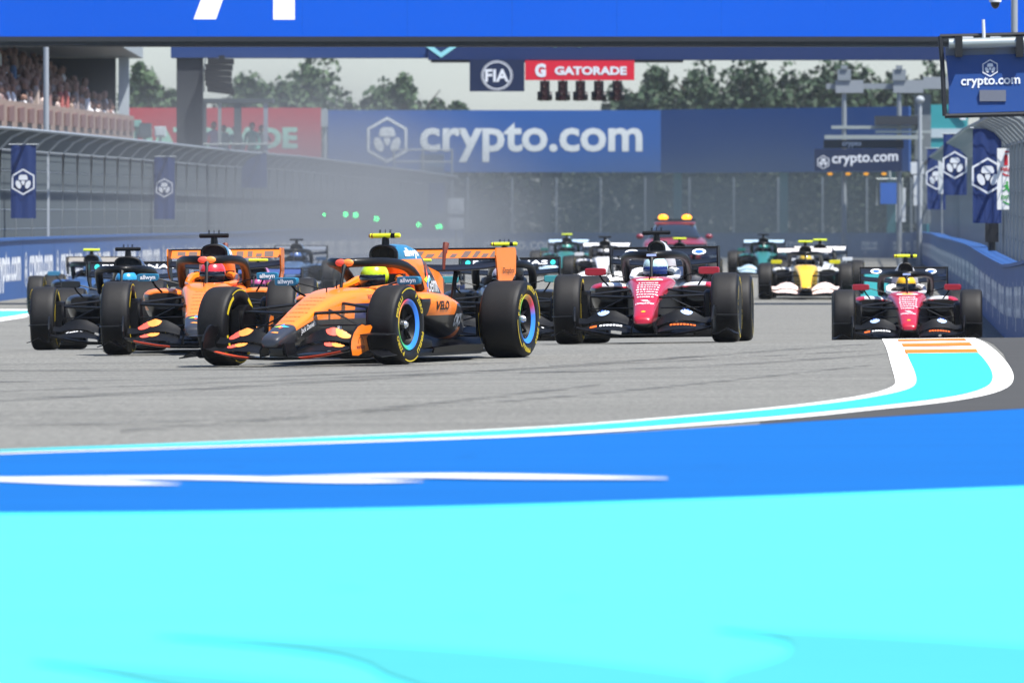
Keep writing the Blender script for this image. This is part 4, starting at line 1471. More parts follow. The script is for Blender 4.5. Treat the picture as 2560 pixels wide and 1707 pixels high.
def side_letter_mesh(width, side, hi=True):
    h = width / 2
    mb = MB()
    def rot(ang):
        ca, sa = math.cos(ang), math.sin(ang)
        def f(u, v):
            a = math.pi / 2 - u / .292
            r = .292 + v
            x, z = r * math.cos(a), r * math.sin(a)
            x, z = x * ca - z * sa, x * sa + z * ca
            return (-side * x, side * (h * 1.004 + .0015), z)
        return f
    for k_ in range(1):
        off = 0.0
        if hi:
            text_to(mb, 'PIRELLI', .03, rot(off + .95), width=.22, height=.042, sub=1)
            text_to(mb, 'P ZERO', .02, rot(off - .85), width=.22, height=.045, sub=1)
        # solid arc band beside the lettering
        f = rot(off + .1)
        n = 14
        o = len(mb.v)
        for i in range(n + 1):
            u = -.13 + .26 * i / n
            mb.v += [tuple(f(u, .030)), tuple(f(u, .040))]
        for i in range(n):
            mb.f.append((o + 2 * i, o + 2 * i + 1, o + 2 * i + 3, o + 2 * i + 2)); mb.m.append(0)
        if not hi:
            for a0, a1 in ((.6, 1.3), (-1.2, -.5)):
                f = rot(off)
                o = len(mb.v)
                for i in range(n + 1):
                    u = (a0 + (a1 - a0) * i / n) * .292
                    mb.v += [tuple(f(u, -.014)), tuple(f(u, .018))]
                for i in range(n):
                    mb.f.append((o + 2 * i, o + 2 * i + 1, o + 2 * i + 3, o + 2 * i + 2)); mb.m.append(0)
    return mb.mesh('sidewall_lettering', M_YEL, 0)


WM = {}
for wd in (.285, .38):
    WM['tyre', wd] = tyre_mesh(wd)
    for s in (1, -1):
        WM['let', wd, s, True] = side_letter_mesh(wd, s, True)
        WM['let', wd, s, False] = side_letter_mesh(wd, s, False)
        WM['nut', wd, s] = MB().lathe([(.001, s * wd * .42), (.022, s * wd * .42), (.036, s * wd * .36), (.04, s * wd * .26), (.001, s * wd * .25)], 14, 'y').mesh('wheel_nut', M_NUT, 30)


def sec(x, w, z0, z1, p=2.8, n=24, wt=1.0, wb=1.0, cy=0.0):
    r = []
    zc, h = (z0 + z1) / 2, (z1 - z0) / 2
    for i in range(n):
        a = 2 * math.pi * i / n - math.pi / 2
        c, s = math.cos(a), math.sin(a)
        y = math.copysign(abs(c) ** (2 / p), c); z = math.copysign(abs(s) ** (2 / p), s)
        t = (z + 1) / 2
        r.append((x, cy + w * y * (wb + (wt - wb) * t), zc + h * z))
    return r


def foil(y, xle, zle, chord, ang, thick=.018, n=7, camber=.05):
    """Wing section at span y: leading edge (xle, zle), chord running rearwards and rising by ang."""
    up, lo = [], []
    for i in range(n):
        t = i / (n - 1)
        yt = thick * (2.2 * math.sqrt(max(t, 0)) * (1 - t) ** .8 * .6 + .12)
        cm = -camber * chord * math.sin(math.pi * t)
        px, pz = t * chord, cm
        up.append((px, pz + yt)); lo.append((px, pz - yt))
    pts = up + lo[::-1]
    ca, sa = math.cos(ang), math.sin(ang)
    return [(xle - (a * ca - b * sa), y, zle + a * sa + b * ca) for a, b in pts]


SUITM = {}


def driver(root, colr, label, group='racing drivers in their cockpits', visor=None, lo=False, trim=None):
    """Driver seated in the cockpit: body with arms to the wheel, helmet, visor."""
    J = {'pelvis': (-.28, 0, .24, .13, .11), 'chest': (-.24, 0, .46, .14, .11), 'neckb': (-.16, 0, .60, .08, .07), 'neck': (-.11, 0, .66, .05, .05),
         'sl': (-.17, .15, .57, .06, .06), 'el': (.08, .19, .46, .045, .045), 'wl': (.30, .10, .54, .035, .035),
         'sr': (-.17, -.15, .57, .06, .06), 'er': (.08, -.19, .46, .045, .045), 'wr': (.30, -.10, .54, .035, .035),
         'kl': (.25, .09, .36, .07, .07), 'al': (.75, .08, .26, .045, .045), 'kr': (.25, -.09, .36, .07, .07), 'ar': (.75, -.08, .26, .045, .045)}
    E_ = [('pelvis', 'chest'), ('chest', 'neckb'), ('neckb', 'neck'), ('neckb', 'sl'), ('sl', 'el'), ('el', 'wl'), ('neckb', 'sr'), ('sr', 'er'), ('er', 'wr'),
          ('pelvis', 'kl'), ('kl', 'al'), ('pelvis', 'kr'), ('kr', 'ar')]
    names = list(J)
    me = bpy.data.meshes.new('body')
    me.from_pydata([J[n][:3] for n in names], [(names.index(a), names.index(b)) for a, b in E_], [])
    o = bpy.data.objects.new('person', me); COL.objects.link(o)
    o.modifiers.new('skin', 'SKIN')
    for i, n in enumerate(names):
        me.skin_vertices[0].data[i].radius = J[n][3:]
    me.skin_vertices[0].data[0].use_root = True
    sb_ = o.modifiers.new('sub', 'SUBSURF'); sb_.levels = 1; sb_.render_levels = 1
    me.materials.append(M_SUIT)
    o.matrix_world = root.matrix_world
    tag(o, label, 'person', group)
    hm = MB().ball((-.08, 0, .785), .152, .132, .128, 20, 14)
    m_ = mat('helmet_' + colr, colr, .3, coat=.6, var=.30 if trim else .06, scale=22)
    he = part('helmet', hm, m_, o)
    part('chin_guard', MB().ball((-.045, 0, .705), .128, .114, .085, 16, 8), M_CARB, he)
    vb = MB()
    rr = []
    for zz, k_ in ((.715, .99), (.745, 1.02), (.78, 1.02), (.80, 1.0)):
        rr.append([(-.08 + (.158 * k_) * math.cos(t), (.137 * k_) * math.sin(t), zz) for t in [(-1.15 + 2.3 * i / 14) for i in range(15)]])
    rr[-1] = [(p[0] - .012, p[1] * .96, p[2]) for p in rr[-1]]
    vb.loft(rr, closed=False, cap=False)
    part('visor', vb, visor or M_VIS, he)
    if trim:
        tb = MB()
        for t0, m2 in ((-.5, 0), (.6, 1)):
            poly_to(tb, ell(0, 0, .035, .05, 12), cast_map((-.08 + .25 * math.cos(t0), .25 * math.sin(t0), .69), (-math.sin(t0), math.cos(t0), 0), (0, 0, 1), (-math.cos(t0), -math.sin(t0), 0), hm.bvh()), mi=m2)
        part('helmet_trim', tb, trim, he, 0)
    return o


RACE_GROUP = 'open wheel racing cars on the track'


def race_car(name, label, Xf, Yf, yaw, steer, L, hi=True):
    """L: livery dictionary. Xf, Yf: front axle centre on the ground; yaw in degrees, positive = nose to the photo's left."""
    a = R(yaw)
    hd = Vector((-math.sin(a), -math.cos(a), 0))
    lf = Vector((math.cos(a), -math.sin(a), 0))
    FA = Vector((Xf, Yf, 0)); RA = FA - hd * 3.4
    def gp3(p): return Vector((p.x, p.y, gz(p.x, p.y)))
    fl, frr, rl, rr_ = gp3(FA + lf * .8), gp3(FA - lf * .8), gp3(RA + lf * .75), gp3(RA - lf * .75)
    fx = ((fl + frr) / 2 - (rl + rr_) / 2).normalized()
    ly = ((fl + rl) / 2 - (frr + rr_) / 2).normalized()
    up = fx.cross(ly).normalized(); ly = up.cross(fx)
    M = Matrix((fx, ly, up)).transposed().to_4x4()
    M.translation = (fl + frr + rl + rr_) / 4
    root = empty(name, (0, 0, 0), label, 'racing car', RACE_GROUP)
    root.matrix_world = M

    body = L['body']; trimm = L.get('trim', M_CARB)
    # --- chassis and nose
    st = [(2.80, .070, .185, .240, 2.4), (2.785, .092, .172, .262, 2.6), (2.72, .108, .162, .290, 3), (2.52, .116, .165, .345, 3.6), (2.30, .128, .18, .405, 4), (2.0, .150, .20, .49, 4.4),
          (1.7, .178, .21, .565, 4.6), (1.4, .212, .20, .63, 4.6), (1.1, .25, .17, .672, 4.6), (.85, .275, .14, .688, 4.4), (.62, .29, .12, .685, 4.2), (.5, .295, .11, .682, 4), (.3, .305, .10, .68, 3.8),
          (.1, .33, .10, .685, 3.4), (-.1, .365, .10, .715, 3.0), (-.32, .38, .10, .745, 2.8), (-.5, .33, .10, .72, 2.6)]
    ch = MB()
    ch.loft([sec(x, w, z0, z1, p, 32, wt=.97, wb=.8) for x, w, z0, z1, p in st],
            skip=lambda c: -.3 < c.x < .48 and abs(c.y) < .21 and c.z > .6)
    part('chassis', ch, body, root, 35)
    cbv = ch.bvh()
    # cockpit rim and headrest
    rim = MB()
    for s in (-1, 1):
        rim.tube([(.49, s * .05, .672), (.46, s * .19, .675), (.25, s * .232, .682), (0, s * .235, .70), (-.2, s * .22, .735), (-.36, s * .13, .76)], [.016, .02, .026, .034, .045, .04], 8)
    part('headrest', rim, L.get('headrest', M_CARB), root)
    cs = MB().box(-.30, .48, -.22, .22, .30, .32)
    cs.box(-.38, -.30, -.2, .2, .3, .80)
    part('cockpit_tub', cs, M_BLACK, root, 0)
    if hi:
        sw = MB().tube([(.34, -.11, .60), (.35, -.12, .55), (.36, -.06, .51), (.36, .06, .51), (.35, .12, .55), (.34, .11, .60)], .018, 6)
        sw.box(.34, .37, -.09, .09, .53, .60)
        part('steering_wheel', sw, M_CARB, root)
    # --- halo
    ha = MB()
    hp = [(-.44, -.315, .66), (-.33, -.325, .76), (-.12, -.32, .855), (.15, -.30, .90), (.42, -.245, .913), (.60, -.16, .915), (.70, -.07, .912), (.725, 0, .908)]
    hp = hp + [(x, -y, z) for x, y, z in hp[-2::-1]]
    ha.tube(smooth3(hp, 1), .046, 10, flat=.95)
    ha.tube(smooth3([(.70, 0, .905), (.765, 0, .865), (.82, 0, .78), (.87, 0, .655)], 1), [.055, .046, .030, .018, .015, .015, .017, .02][:len(smooth3([(0, 0, 0)] * 4, 1))], 8)
    part('halo', ha, L.get('halo', M_CARBG), root)
    # --- engine cover and airbox
    ec = MB()
    aw = L.get('airbox_w', .125)
    est = [(-.34, aw, .878, 1.06, 2.4), (-.42, aw + .01, .84, 1.068, 2.6), (-.6, aw + .035, .70, 1.072, 2.8), (-.8, aw + .05, .58, 1.068, 2.8), (-1.0, .175, .50, 1.035, 2.7), (-1.3, .16, .45, .90, 2.4),
           (-1.6, .125, .40, .73, 2.3), (-1.9, .09, .38, .61, 2.3), (-2.2, .05, .36, .49, 2.2)]
    ec.loft([sec(x, w, z0, z1, p, 24, wt=.9 if x < -.5 else 1, wb=1.15 if x < -.5 else .9) for x, w, z0, z1, p in est], mi=0)
    part('engine_cover', ec, L.get('cover', body), root, 35)
    ebv = ec.bvh()
    ai = MB()
    oring = [(p[0], p[1], p[2]) for p in sec(-.325, aw + .012, .868, 1.070, 2.4, 24)]
    iring = sec(-.315, aw - .006, .884, 1.053, 2.4, 24)
    dring = sec(-.337, aw - .018, .894, 1.043, 2.4, 24)
    ai.loft([sec(-.36, aw + .012, .868, 1.070, 2.4, 24), oring, iring], cap=False, mi=0)
    ai.loft([iring, dring], cap=False, mi=1)
    ai.add(dring, [tuple(range(24))], 1)
    if hi:
        for s in (-.03, .045):
            ai.tube([(-.33, s, 1.045), (-.325, s * 1.4, .89)], .004, 5, mi=0)
    part('air_intake', ai, [L.get('lip', M_CARB), M_BLACK], root)
    fin = MB().prism([(-1.2, -.006, .90), (-1.6, -.006, .70), (-2.02, -.006, .52), (-2.06, -.006, .72), (-1.9, -.006, .80), (-1.55, -.006, .86)], (0, .012, 0))
    part('shark_fin', fin, L.get('fin', L.get('cover', body)), root, 0)
    # --- camera pod above the airbox
    tcm = M_TYEL if L.get('yellow', True) else M_CARBG
    tp = MB().tube([(-.40, 0, 1.05), (-.40, 0, 1.14)], [.040, .032], 8, up=(1, 0, 0))
    pil = part('camera_pillar', tp, M_CARB, root)
    tb = MB().tube([(-.39, -.148, 1.150), (-.39, -.14, 1.150), (-.39, .14, 1.150), (-.39, .148, 1.150)], [.014, .023, .023, .014], 10, up=(0, 0, 1), mi=0)
    part('camera_pod', tb, tcm, root)
    if hi:
        if L.get('yellow', True):
            part('pod_end', MB().tube([(-.388, -.155, 1.150), (-.388, -.115, 1.150)], [.014, .0245], 10), M_REDD, root)
            part('pod_lens', MB().tube([(-.388, .06, 1.150), (-.388, .10, 1.150)], .0245, 10), M_CARB, root)
        an = MB()
        for y in (-.045, -.055, .0, .045, .055):
            an.tube([(-.39, y, 1.165), (-.40, y, 1.205)], .0035, 5)
        part('aerial', an, M_CARB, root)
        an = MB().tube([(1.25, 0, .60), (1.25, 0, .69)], .006, 5).tube([(.98, 0, .65), (.97, 0, .75)], .006, 5)
        part('nose_aerial', an, M_CARB, root)
    # --- sidepods
    pbv = {}
    for s in (1, -1):
        sp_ = MB()
        pst = [(.36, .46, .175, .43, .605, 3), (.28, .47, .215, .37, .628, 3), (.05, .475, .245, .30, .635, 3), (-.3, .46, .255, .24, .615, 3), (-.7, .42, .24, .20, .565, 2.8), (-1.1, .34, .20, .18, .49, 2.6),
               (-1.45, .27, .14, .18, .42, 2.4), (-1.8, .22, .07, .19, .33, 2.2)]
        sp_.loft([sec(x, w, z0, z1, p, 22, wt=1.0, wb=.62, cy=s * cy) for x, cy, w, z0, z1, p in pst])
        part('sidepod', sp_, L.get('pod', body), root, 35)
        pbv[s] = sp_.bvh()
        inl = MB().add(sec(.364, .15, .455, .59, 3, 22, cy=s * .46), [tuple(range(22))])
        part('sidepod_inlet', inl, M_BLACK, root, 0)
    # --- floor, boards
    fl_ = MB()
    out = [(1.2, .20), (1.05, .45), (.85, .70), (.4, .74), (-.9, .75), (-1.2, .56), (-2.05, .50)]
    poly = [(x, y, .055) for x, y in out] + [(x, -y, .055) for x, y in out[::-1]]
    fl_.prism(poly, (0, 0, .03))
    part('floor', fl_, M_CARB, root, 20)
    for s in (1, -1):
        bd = MB().prism([(.98, s * .70, .09), (.80, s * .72, .09), (.78, s * .73, .50), (.86, s * .72, .51)], (0, s * .014, 0))
        bd.tube([(1.15, s * .45, .12), (1.0, s * .62, .14), (.85, s * .73, .18), (.6, s * .77, .17)], [.02, .03, .03, .015], 6, flat=2.2)
        part('bargeboard', bd, M_CARB, root, 30)
        fe = MB().loft([[(.5, s * .745, .085), (.5, s * .76, .085), (.5, s * .77, .13), (.5, s * .755, .13)], [(-.2, s * .75, .085), (-.2, s * .765, .085), (-.2, s * .80, .15), (-.2, s * .785, .15)],
                       [(-.9, s * .755, .085), (-.9, s * .77, .085), (-.9, s * .78, .14), (-.9, s * .765, .14)]])
        part('floor_edge', fe, M_CARBG, root, 30)
    df = MB().prism([(-1.7, -.45, .086), (-2.3, -.45, .26), (-2.3, .45, .26), (-1.7, .45, .086)], (0, 0, .02))
    df.box(-2.45, -1.8, -.06, .06, .24, .40)
    part('diffuser', df, M_CARB, root, 20)
    # --- front wing
    fw = MB()
    ysp = [-.70, -.62, -.5, -.38, -.25, -.12, 0, .12, .25, .38, .5, .62, .70]
    fw.loft([foil(y, 2.74 - .30 * abs(y) ** 1.6, .088 + .075 * max(0, (abs(y) - .22) / .48) ** 1.5, .30 - .04 * abs(y), -.02 + .12 * abs(y), .016) for y in ysp])
    part('front_wing', fw, L.get('fw', M_CARB), root, 40)
    flb = {}
    for s in (1, -1):
        for k_, (xo, zo, cd, an_) in enumerate(((2.54, .125, .17, .45), (2.40, .19, .17, .75))):
            f_ = MB()
            sp2_ = [.12, .2, .3, .4, .5, .6, .68]
            rings = []
            for y in sp2_:
                t = (y - .12) / .56
                hump = math.sin(math.pi * min(1, t * 1.15)) ** .8 if t < .87 else math.sin(math.pi * .98) ** .8
                z = zo - .02 + .035 * t + (.045 * hump if k_ else .02 * hump)
                rings.append(foil(s * y, xo - .16 * y ** 1.5, z, cd * (.65 + .35 * hump), an_ * (.6 + .4 * hump), .009, 6))
            f_.loft(rings)
            part('wing_flap', f_, L.get('flap', M_CARBG), root, 40)
            flb[s, k_] = f_.bvh()
        ep = MB()
        # endplate: S-shaped leading edge, swept tail
        prof = [(2.60, .10), (2.63, .17), (2.62, .23), (2.56, .30), (2.46, .355), (2.36, .375), (2.27, .36), (2.16, .365), (2.12, .345), (2.17, .30), (2.26, .25), (2.24, .20), (2.19, .12), (2.18, .09)]
        ep.prism([(x, s * (.695 + .05 * (2.62 - x)), z) for x, z in prof], (0, s * .014, 0))
        ep.m[1] = 1
        epo = part('endplate', ep, [M_CARB, L.get('endplate', M_CARB)], root, 30)
        lip = MB().tube([(x, s * (.70 + .05 * (2.62 - x)), z) for x, z in prof[:7]], .010, 6)
        part('edge_trim', lip, M_CARBG, epo)
        wl = MB().loft([[(2.42, s * .71, .275), (2.16, s * .72, .285), (2.16, s * .72, .295), (2.42, s * .71, .283)], [(2.36, s * .95, .272), (2.12, s * .96, .28), (2.12, s * .96, .286), (2.36, s * .95, .278)]])
        part('winglet', wl, M_CARBG, root, 30)
        fo = MB()
        rings = []
        for y, dz in ((.69, 0), (.75, .0), (.80, .03), (.84, .048), (.88, .032), (.92, .004), (.96, -.006)):
            z = .085 + dz
            rings.append([(2.58 - .2 * (y - .7), s * y, z), (2.1, s * y, z + .01), (2.1, s * y, z + .018), (2.58 - .2 * (y - .7), s * y, z + .009)])
        fo.loft(rings)
        part('footplate', fo, M_CARB, root, 40)
        py_ = MB().loft([[(2.70, s * .085, .21), (2.46, s * .095, .22), (2.46, s * .115, .22), (2.70, s * .105, .21)], [(2.72, s * .11, .15), (2.48, s * .12, .15), (2.48, s * .136, .15), (2.72, s * .126, .15)],
                         [(2.70, s * .115, .09), (2.46, s * .125, .10), (2.46, s * .14, .10), (2.70, s * .13, .09)]])
        part('wing_pylon', py_, M_CARB, root, 40)
    # --- rear wing
    rw = MB().loft([foil(y, -2.00, .845 - .035 * (1 - (y / .56) ** 2), .26, .20, .020) for y in (-.56, -.4, -.2, 0, .2, .4, .56)])
    part('rear_wing', rw, L.get('rw_lower', M_CARB), root, 40)
    rf = MB().loft([foil(y, -2.24, .925, .20, .42, .010) for y in (-.562, -.3, 0, .3, .562)])
    rfo = part('wing_flap', rf, L.get('rw', M_CARB), root, 40)
    rbv = rf.bvh()
    lp_ = MB().tube([(-2.42, -.565, 1.012), (-2.42, .565, 1.012)], .010, 6)
    part('edge_trim', lp_, M_CARB, rfo)
    ebr = {}
    for s in (1, -1):
        ep = MB()
        prof = [(-1.92, .80), (-1.88, .95), (-1.90, 1.02), (-2.45, 1.02), (-2.48, .98), (-2.46, .78), (-2.38, .70), (-2.10, .70), (-1.98, .72)]
        ep.prism([(x, s * (.565 if z > .76 else .55), z) for x, z in prof], (0, s * .014, 0))
        ep.m[0] = 1
        part('rear_endplate', ep, [L.get('rear_endplate', M_CARB), M_CARB], root, 20)
        ebr[s] = ep.bvh()
        sn = MB().tube([(-2.0, s * .10, .36), (-2.02, s * .10, .55), (-2.08, s * .10, .72), (-2.14, s * .10, .80)], [.03, .024, .022, .03], 8, up=(0, 1, 0))
        part('wing_pillar', sn, M_CARB, root)
    dr = MB().tube([(-2.05, 0, .80), (-2.08, 0, .95), (-2.12, 0, 1.03), (-2.14, 0, 1.065)], [.014, .018, .030, .032], 8, up=(1, 0, 0))
    part('actuator_pod', dr, L.get('pod_mat', L.get('rw', M_CARB)), root)
    # --- suspension
    def arm(nm, pts, r, fl_=.35):
        return part(nm, MB().tube(pts, r, 8, flat=fl_), M_CARB if not hi else M_CARBG, root)
    for s in (1, -1):
        FI, FO, RI, RO = .14, .70, .12, .60
        ap = [([(1.98, s * FI, .47), (1.72, s * FO, .49)], .040), ([(1.36, s * (FI + .06), .55), (1.66, s * FO, .49)], .038),
              ([(1.98, s * FI, .28), (1.74, s * FO, .20)], .038), ([(1.30, s * (FI + .03), .26), (1.66, s * FO, .20)], .036),
              ([(1.66, s * (FI + .02), .50), (1.70, s * FO, .24)], .022), ([(1.86, s * FI, .36), (1.82, s * FO, .36)], .020)]
        rp_ = [([(-1.45, s * RI, .46), (-1.72, s * RO, .48)], .028), ([(-2.0, s * RI, .44), (-1.74, s * RO, .48)], .028),
               ([(-1.35, s * RI, .22), (-1.72, s * RO, .20)], .028), ([(-2.0, s * RI, .24), (-1.74, s * RO, .20)], .028), ([(-1.55, s * RI, .30), (-1.70, s * RO, .42)], .02)]
        for pts, r_ in ap + rp_:
            arm('suspension_arm', pts, r_)
        for xw, yi, wdt in ((1.7, .645, .12), (-1.7, .545, .12)):
            bd = MB().lathe([(.001, -wdt / 2), (.17, -wdt / 2), (.19, -wdt * .3), (.19, wdt / 2), (.001, wdt / 2)], 20, 'y', (xw, s * yi, TR))
            bd.box(xw + .02, xw + .22, s * yi - .04, s * yi + .04, TR - .16, TR + .15)
            part('brake_duct', bd, M_CARB, root)
    # --- wheels
    for wx, wd in ((1.7, .285), (-1.7, .38)):
        for s in (1, -1):
            wy = s * (.95 - wd / 2)
            key = ('rim', wd, s, L['rim'].name)
            if key not in WM:
                WM[key] = rim_mesh(wd, s).mesh('wheel', [M_RIMD, L['rim']], 40)
            w_ = link('wheel', WM[key], root)
            w_.location = (wx, wy, TR)
            w_.rotation_euler = (0, random.uniform(-3, 3) if L['rim'] is not M_RAIN else 0.0, R(steer) if wx > 0 else 0)
            if L['rim'] is M_RAIN and wx < 0:
                w_.rotation_euler = (0, R(-70), 0)
            link('tyre', WM['tyre', wd], w_)
            for ang in (0, math.pi):
                link('sidewall_lettering', WM['let', wd, s, hi], w_).rotation_euler = (0, ang, 0)
                link('sidewall_lettering', WM['let', wd, -s, False], w_).rotation_euler = (0, ang, 0)
            link('wheel_nut', WM['nut', wd, s], w_)
    # --- mirrors
    mir = {}
    for s in (1, -1):
        mb = MB().loft([sec(.60, .095, .713, .775, 5, 20, cy=s * .59), sec(.64, .112, .705, .783, 6, 20, cy=s * .59), sec(.69, .110, .706, .782, 6, 20, cy=s * .59), sec(.70, .104, .71, .778, 5, 20, cy=s * .59)])
        o = part('mirror', mb, L.get('mirror', body), root, 40)
        stl = MB().tube([(.66, s * .55, .715), (.62, s * .52, .66), (.45, s * .47, .60)], .010, 6)
        stl.tube([(.66, s * .50, .735), (.62, s * .29, .68)], .007, 6)
        part('mirror_stalk', stl, M_CARB, o)
        mir[s] = mb.bvh()
    B = dict(chassis=cbv, cover=ebv, pod=pbv, flap=flb, rear=ebr, mirror=mir, rflap=rbv)
    return root, B


def smooth3(pl, it=1):
    pl = [Vector(p) for p in pl]
    for _ in range(it):
        q = [pl[0]]
        for a, b in zip(pl, pl[1:]):
            q += [a * .75 + b * .25, a * .25 + b * .75]
        q.append(pl[-1])
        pl = q
    return pl


def side_text(root, txt, bold, c, width, bvh, s, m_, name='lettering', height=None, tilt=0.0, sub=1):
    """Lettering laid on the car's side; s = +1 left side (read front to rear), -1 right side."""
    u = Vector((-s * math.cos(tilt), 0, -s * math.sin(tilt) if s > 0 else math.sin(tilt)))
    if s > 0: u = Vector((-math.cos(tilt), 0, math.sin(tilt)))
    else: u = Vector((math.cos(tilt), 0, math.sin(tilt)))
    v = Vector((-u.z, 0, u.x)) if u.x > 0 else Vector((u.z, 0, -u.x))
    mb = MB()
    text_to(mb, txt, bold, cast_map(c, u, v, (0, -s, 0), bvh), width=width, height=height, sub=sub)
    return part(name, mb, m_, root, 0)


def top_marks(root, m_, rows, bvh, x0, dx, halfw, name='sponsor_print', h=.02):
    """Rows of small illegible print on the nose."""
    rnd = random.Random(len(rows))
    mb = MB()
    for i, fr in enumerate(rows):
        x = x0 - dx * i
        y = -halfw(x) * fr
        while y < halfw(x) * fr:
            w = rnd.uniform(.012, .03)
            mp = cast_map((x, 0, 1.0), (0, 1, 0), (1, 0, 0), (0, 0, -1), bvh, .003, 1.2)
            hh = h * rnd.uniform(.7, 1.1)
            quad_to(mb, mp, [(y, -hh / 2), (y + w, -hh / 2), (y + w, hh / 2), (y, hh / 2)])
            y += w + rnd.uniform(.004, .014)
    o = part(name, mb, m_, root, 0)
    o['kind'] = 'stuff'
    return o


def star(cx, cy, r, k=.38):
    return [(cx + (r if i % 2 == 0 else r * k) * math.cos(math.pi * i / 4), cy + (r if i % 2 == 0 else r * k) * math.sin(math.pi * i / 4)) for i in range(8)]


def star_decal(root, mp, r, name='star_emblem'):
    mb = MB()
    for q, mi in ((0, 0), (1, 1), (2, 2), (3, 3)):
        a0 = q * math.pi / 2
        pts = [(0, 0), (r * .38 * math.cos(a0 - math.pi / 4), r * .38 * math.sin(a0 - math.pi / 4)), (r * math.cos(a0), r * math.sin(a0)), (r * .38 * math.cos(a0 + math.pi / 4), r * .38 * math.sin(a0 + math.pi / 4))]
        quad_to(mb, mp, pts, mi)
    return part(name, mb, [M_AQUA, M_PINK, M_LIME, mat('blue_decal', '2a80e8', .4)], root, 0)


def two_discs(root, mp, r, name='disc_emblem'):
    part(name, poly_to(MB(), ell(-r * .62, 0, r, r, 18), mp), M_PINK, root, 0)
    return part(name, poly_to(MB(), ell(r * .62, 0, r, r, 18), lift(mp, (0, 0, .0015))), M_PEACH, root, 0)


OR = 'f67e14'
BK = '121214'
orange_body = livery('orange_paint', OR, [(BK, [(0, 0, -1, .41), (-1, 0, 0, 2.0)]), (BK, [(-.22, 0, -1, .85), (1, 0, 0, -2.0)]), ('2c2e33', [(1, 0, 0, -2.40)]), ('141c50', [(0, 0, -1, .545), (0, 0, 1, -.41), (-1, 0, 0, 1.12)])])
orange_pod = livery('orange_sidepod_paint', OR, [(BK, [(0, 0, -1, .42)]), (BK, [(-1, 0, -.9, -.05), (0, 0, -1, .52)]), (OR, [(-1, 0, -1, -.42), (1, 0, 0, .95), (0, 0, -1, .30)]), (BK, [(1, 0, 0, -.26), (0, 0, -1, .575)])])
orange_cover = livery('orange_cover_paint', OR, [('1f6f94', [(0, 0, 1, -.93), (1, 0, 0, .98)]), (BK, [(-1, 0, 0, -.98), (1, 0, 0, 1.62), (-.45, 0, 1, -1.16)])])
orange_end = livery('orange_endplate_paint', OR, [])
orange_dark = livery('orange_wing_paint', 'f0741e', [])
teal_mirror = mat('teal_mirror_paint', '176a8c', .35, coat=.4)


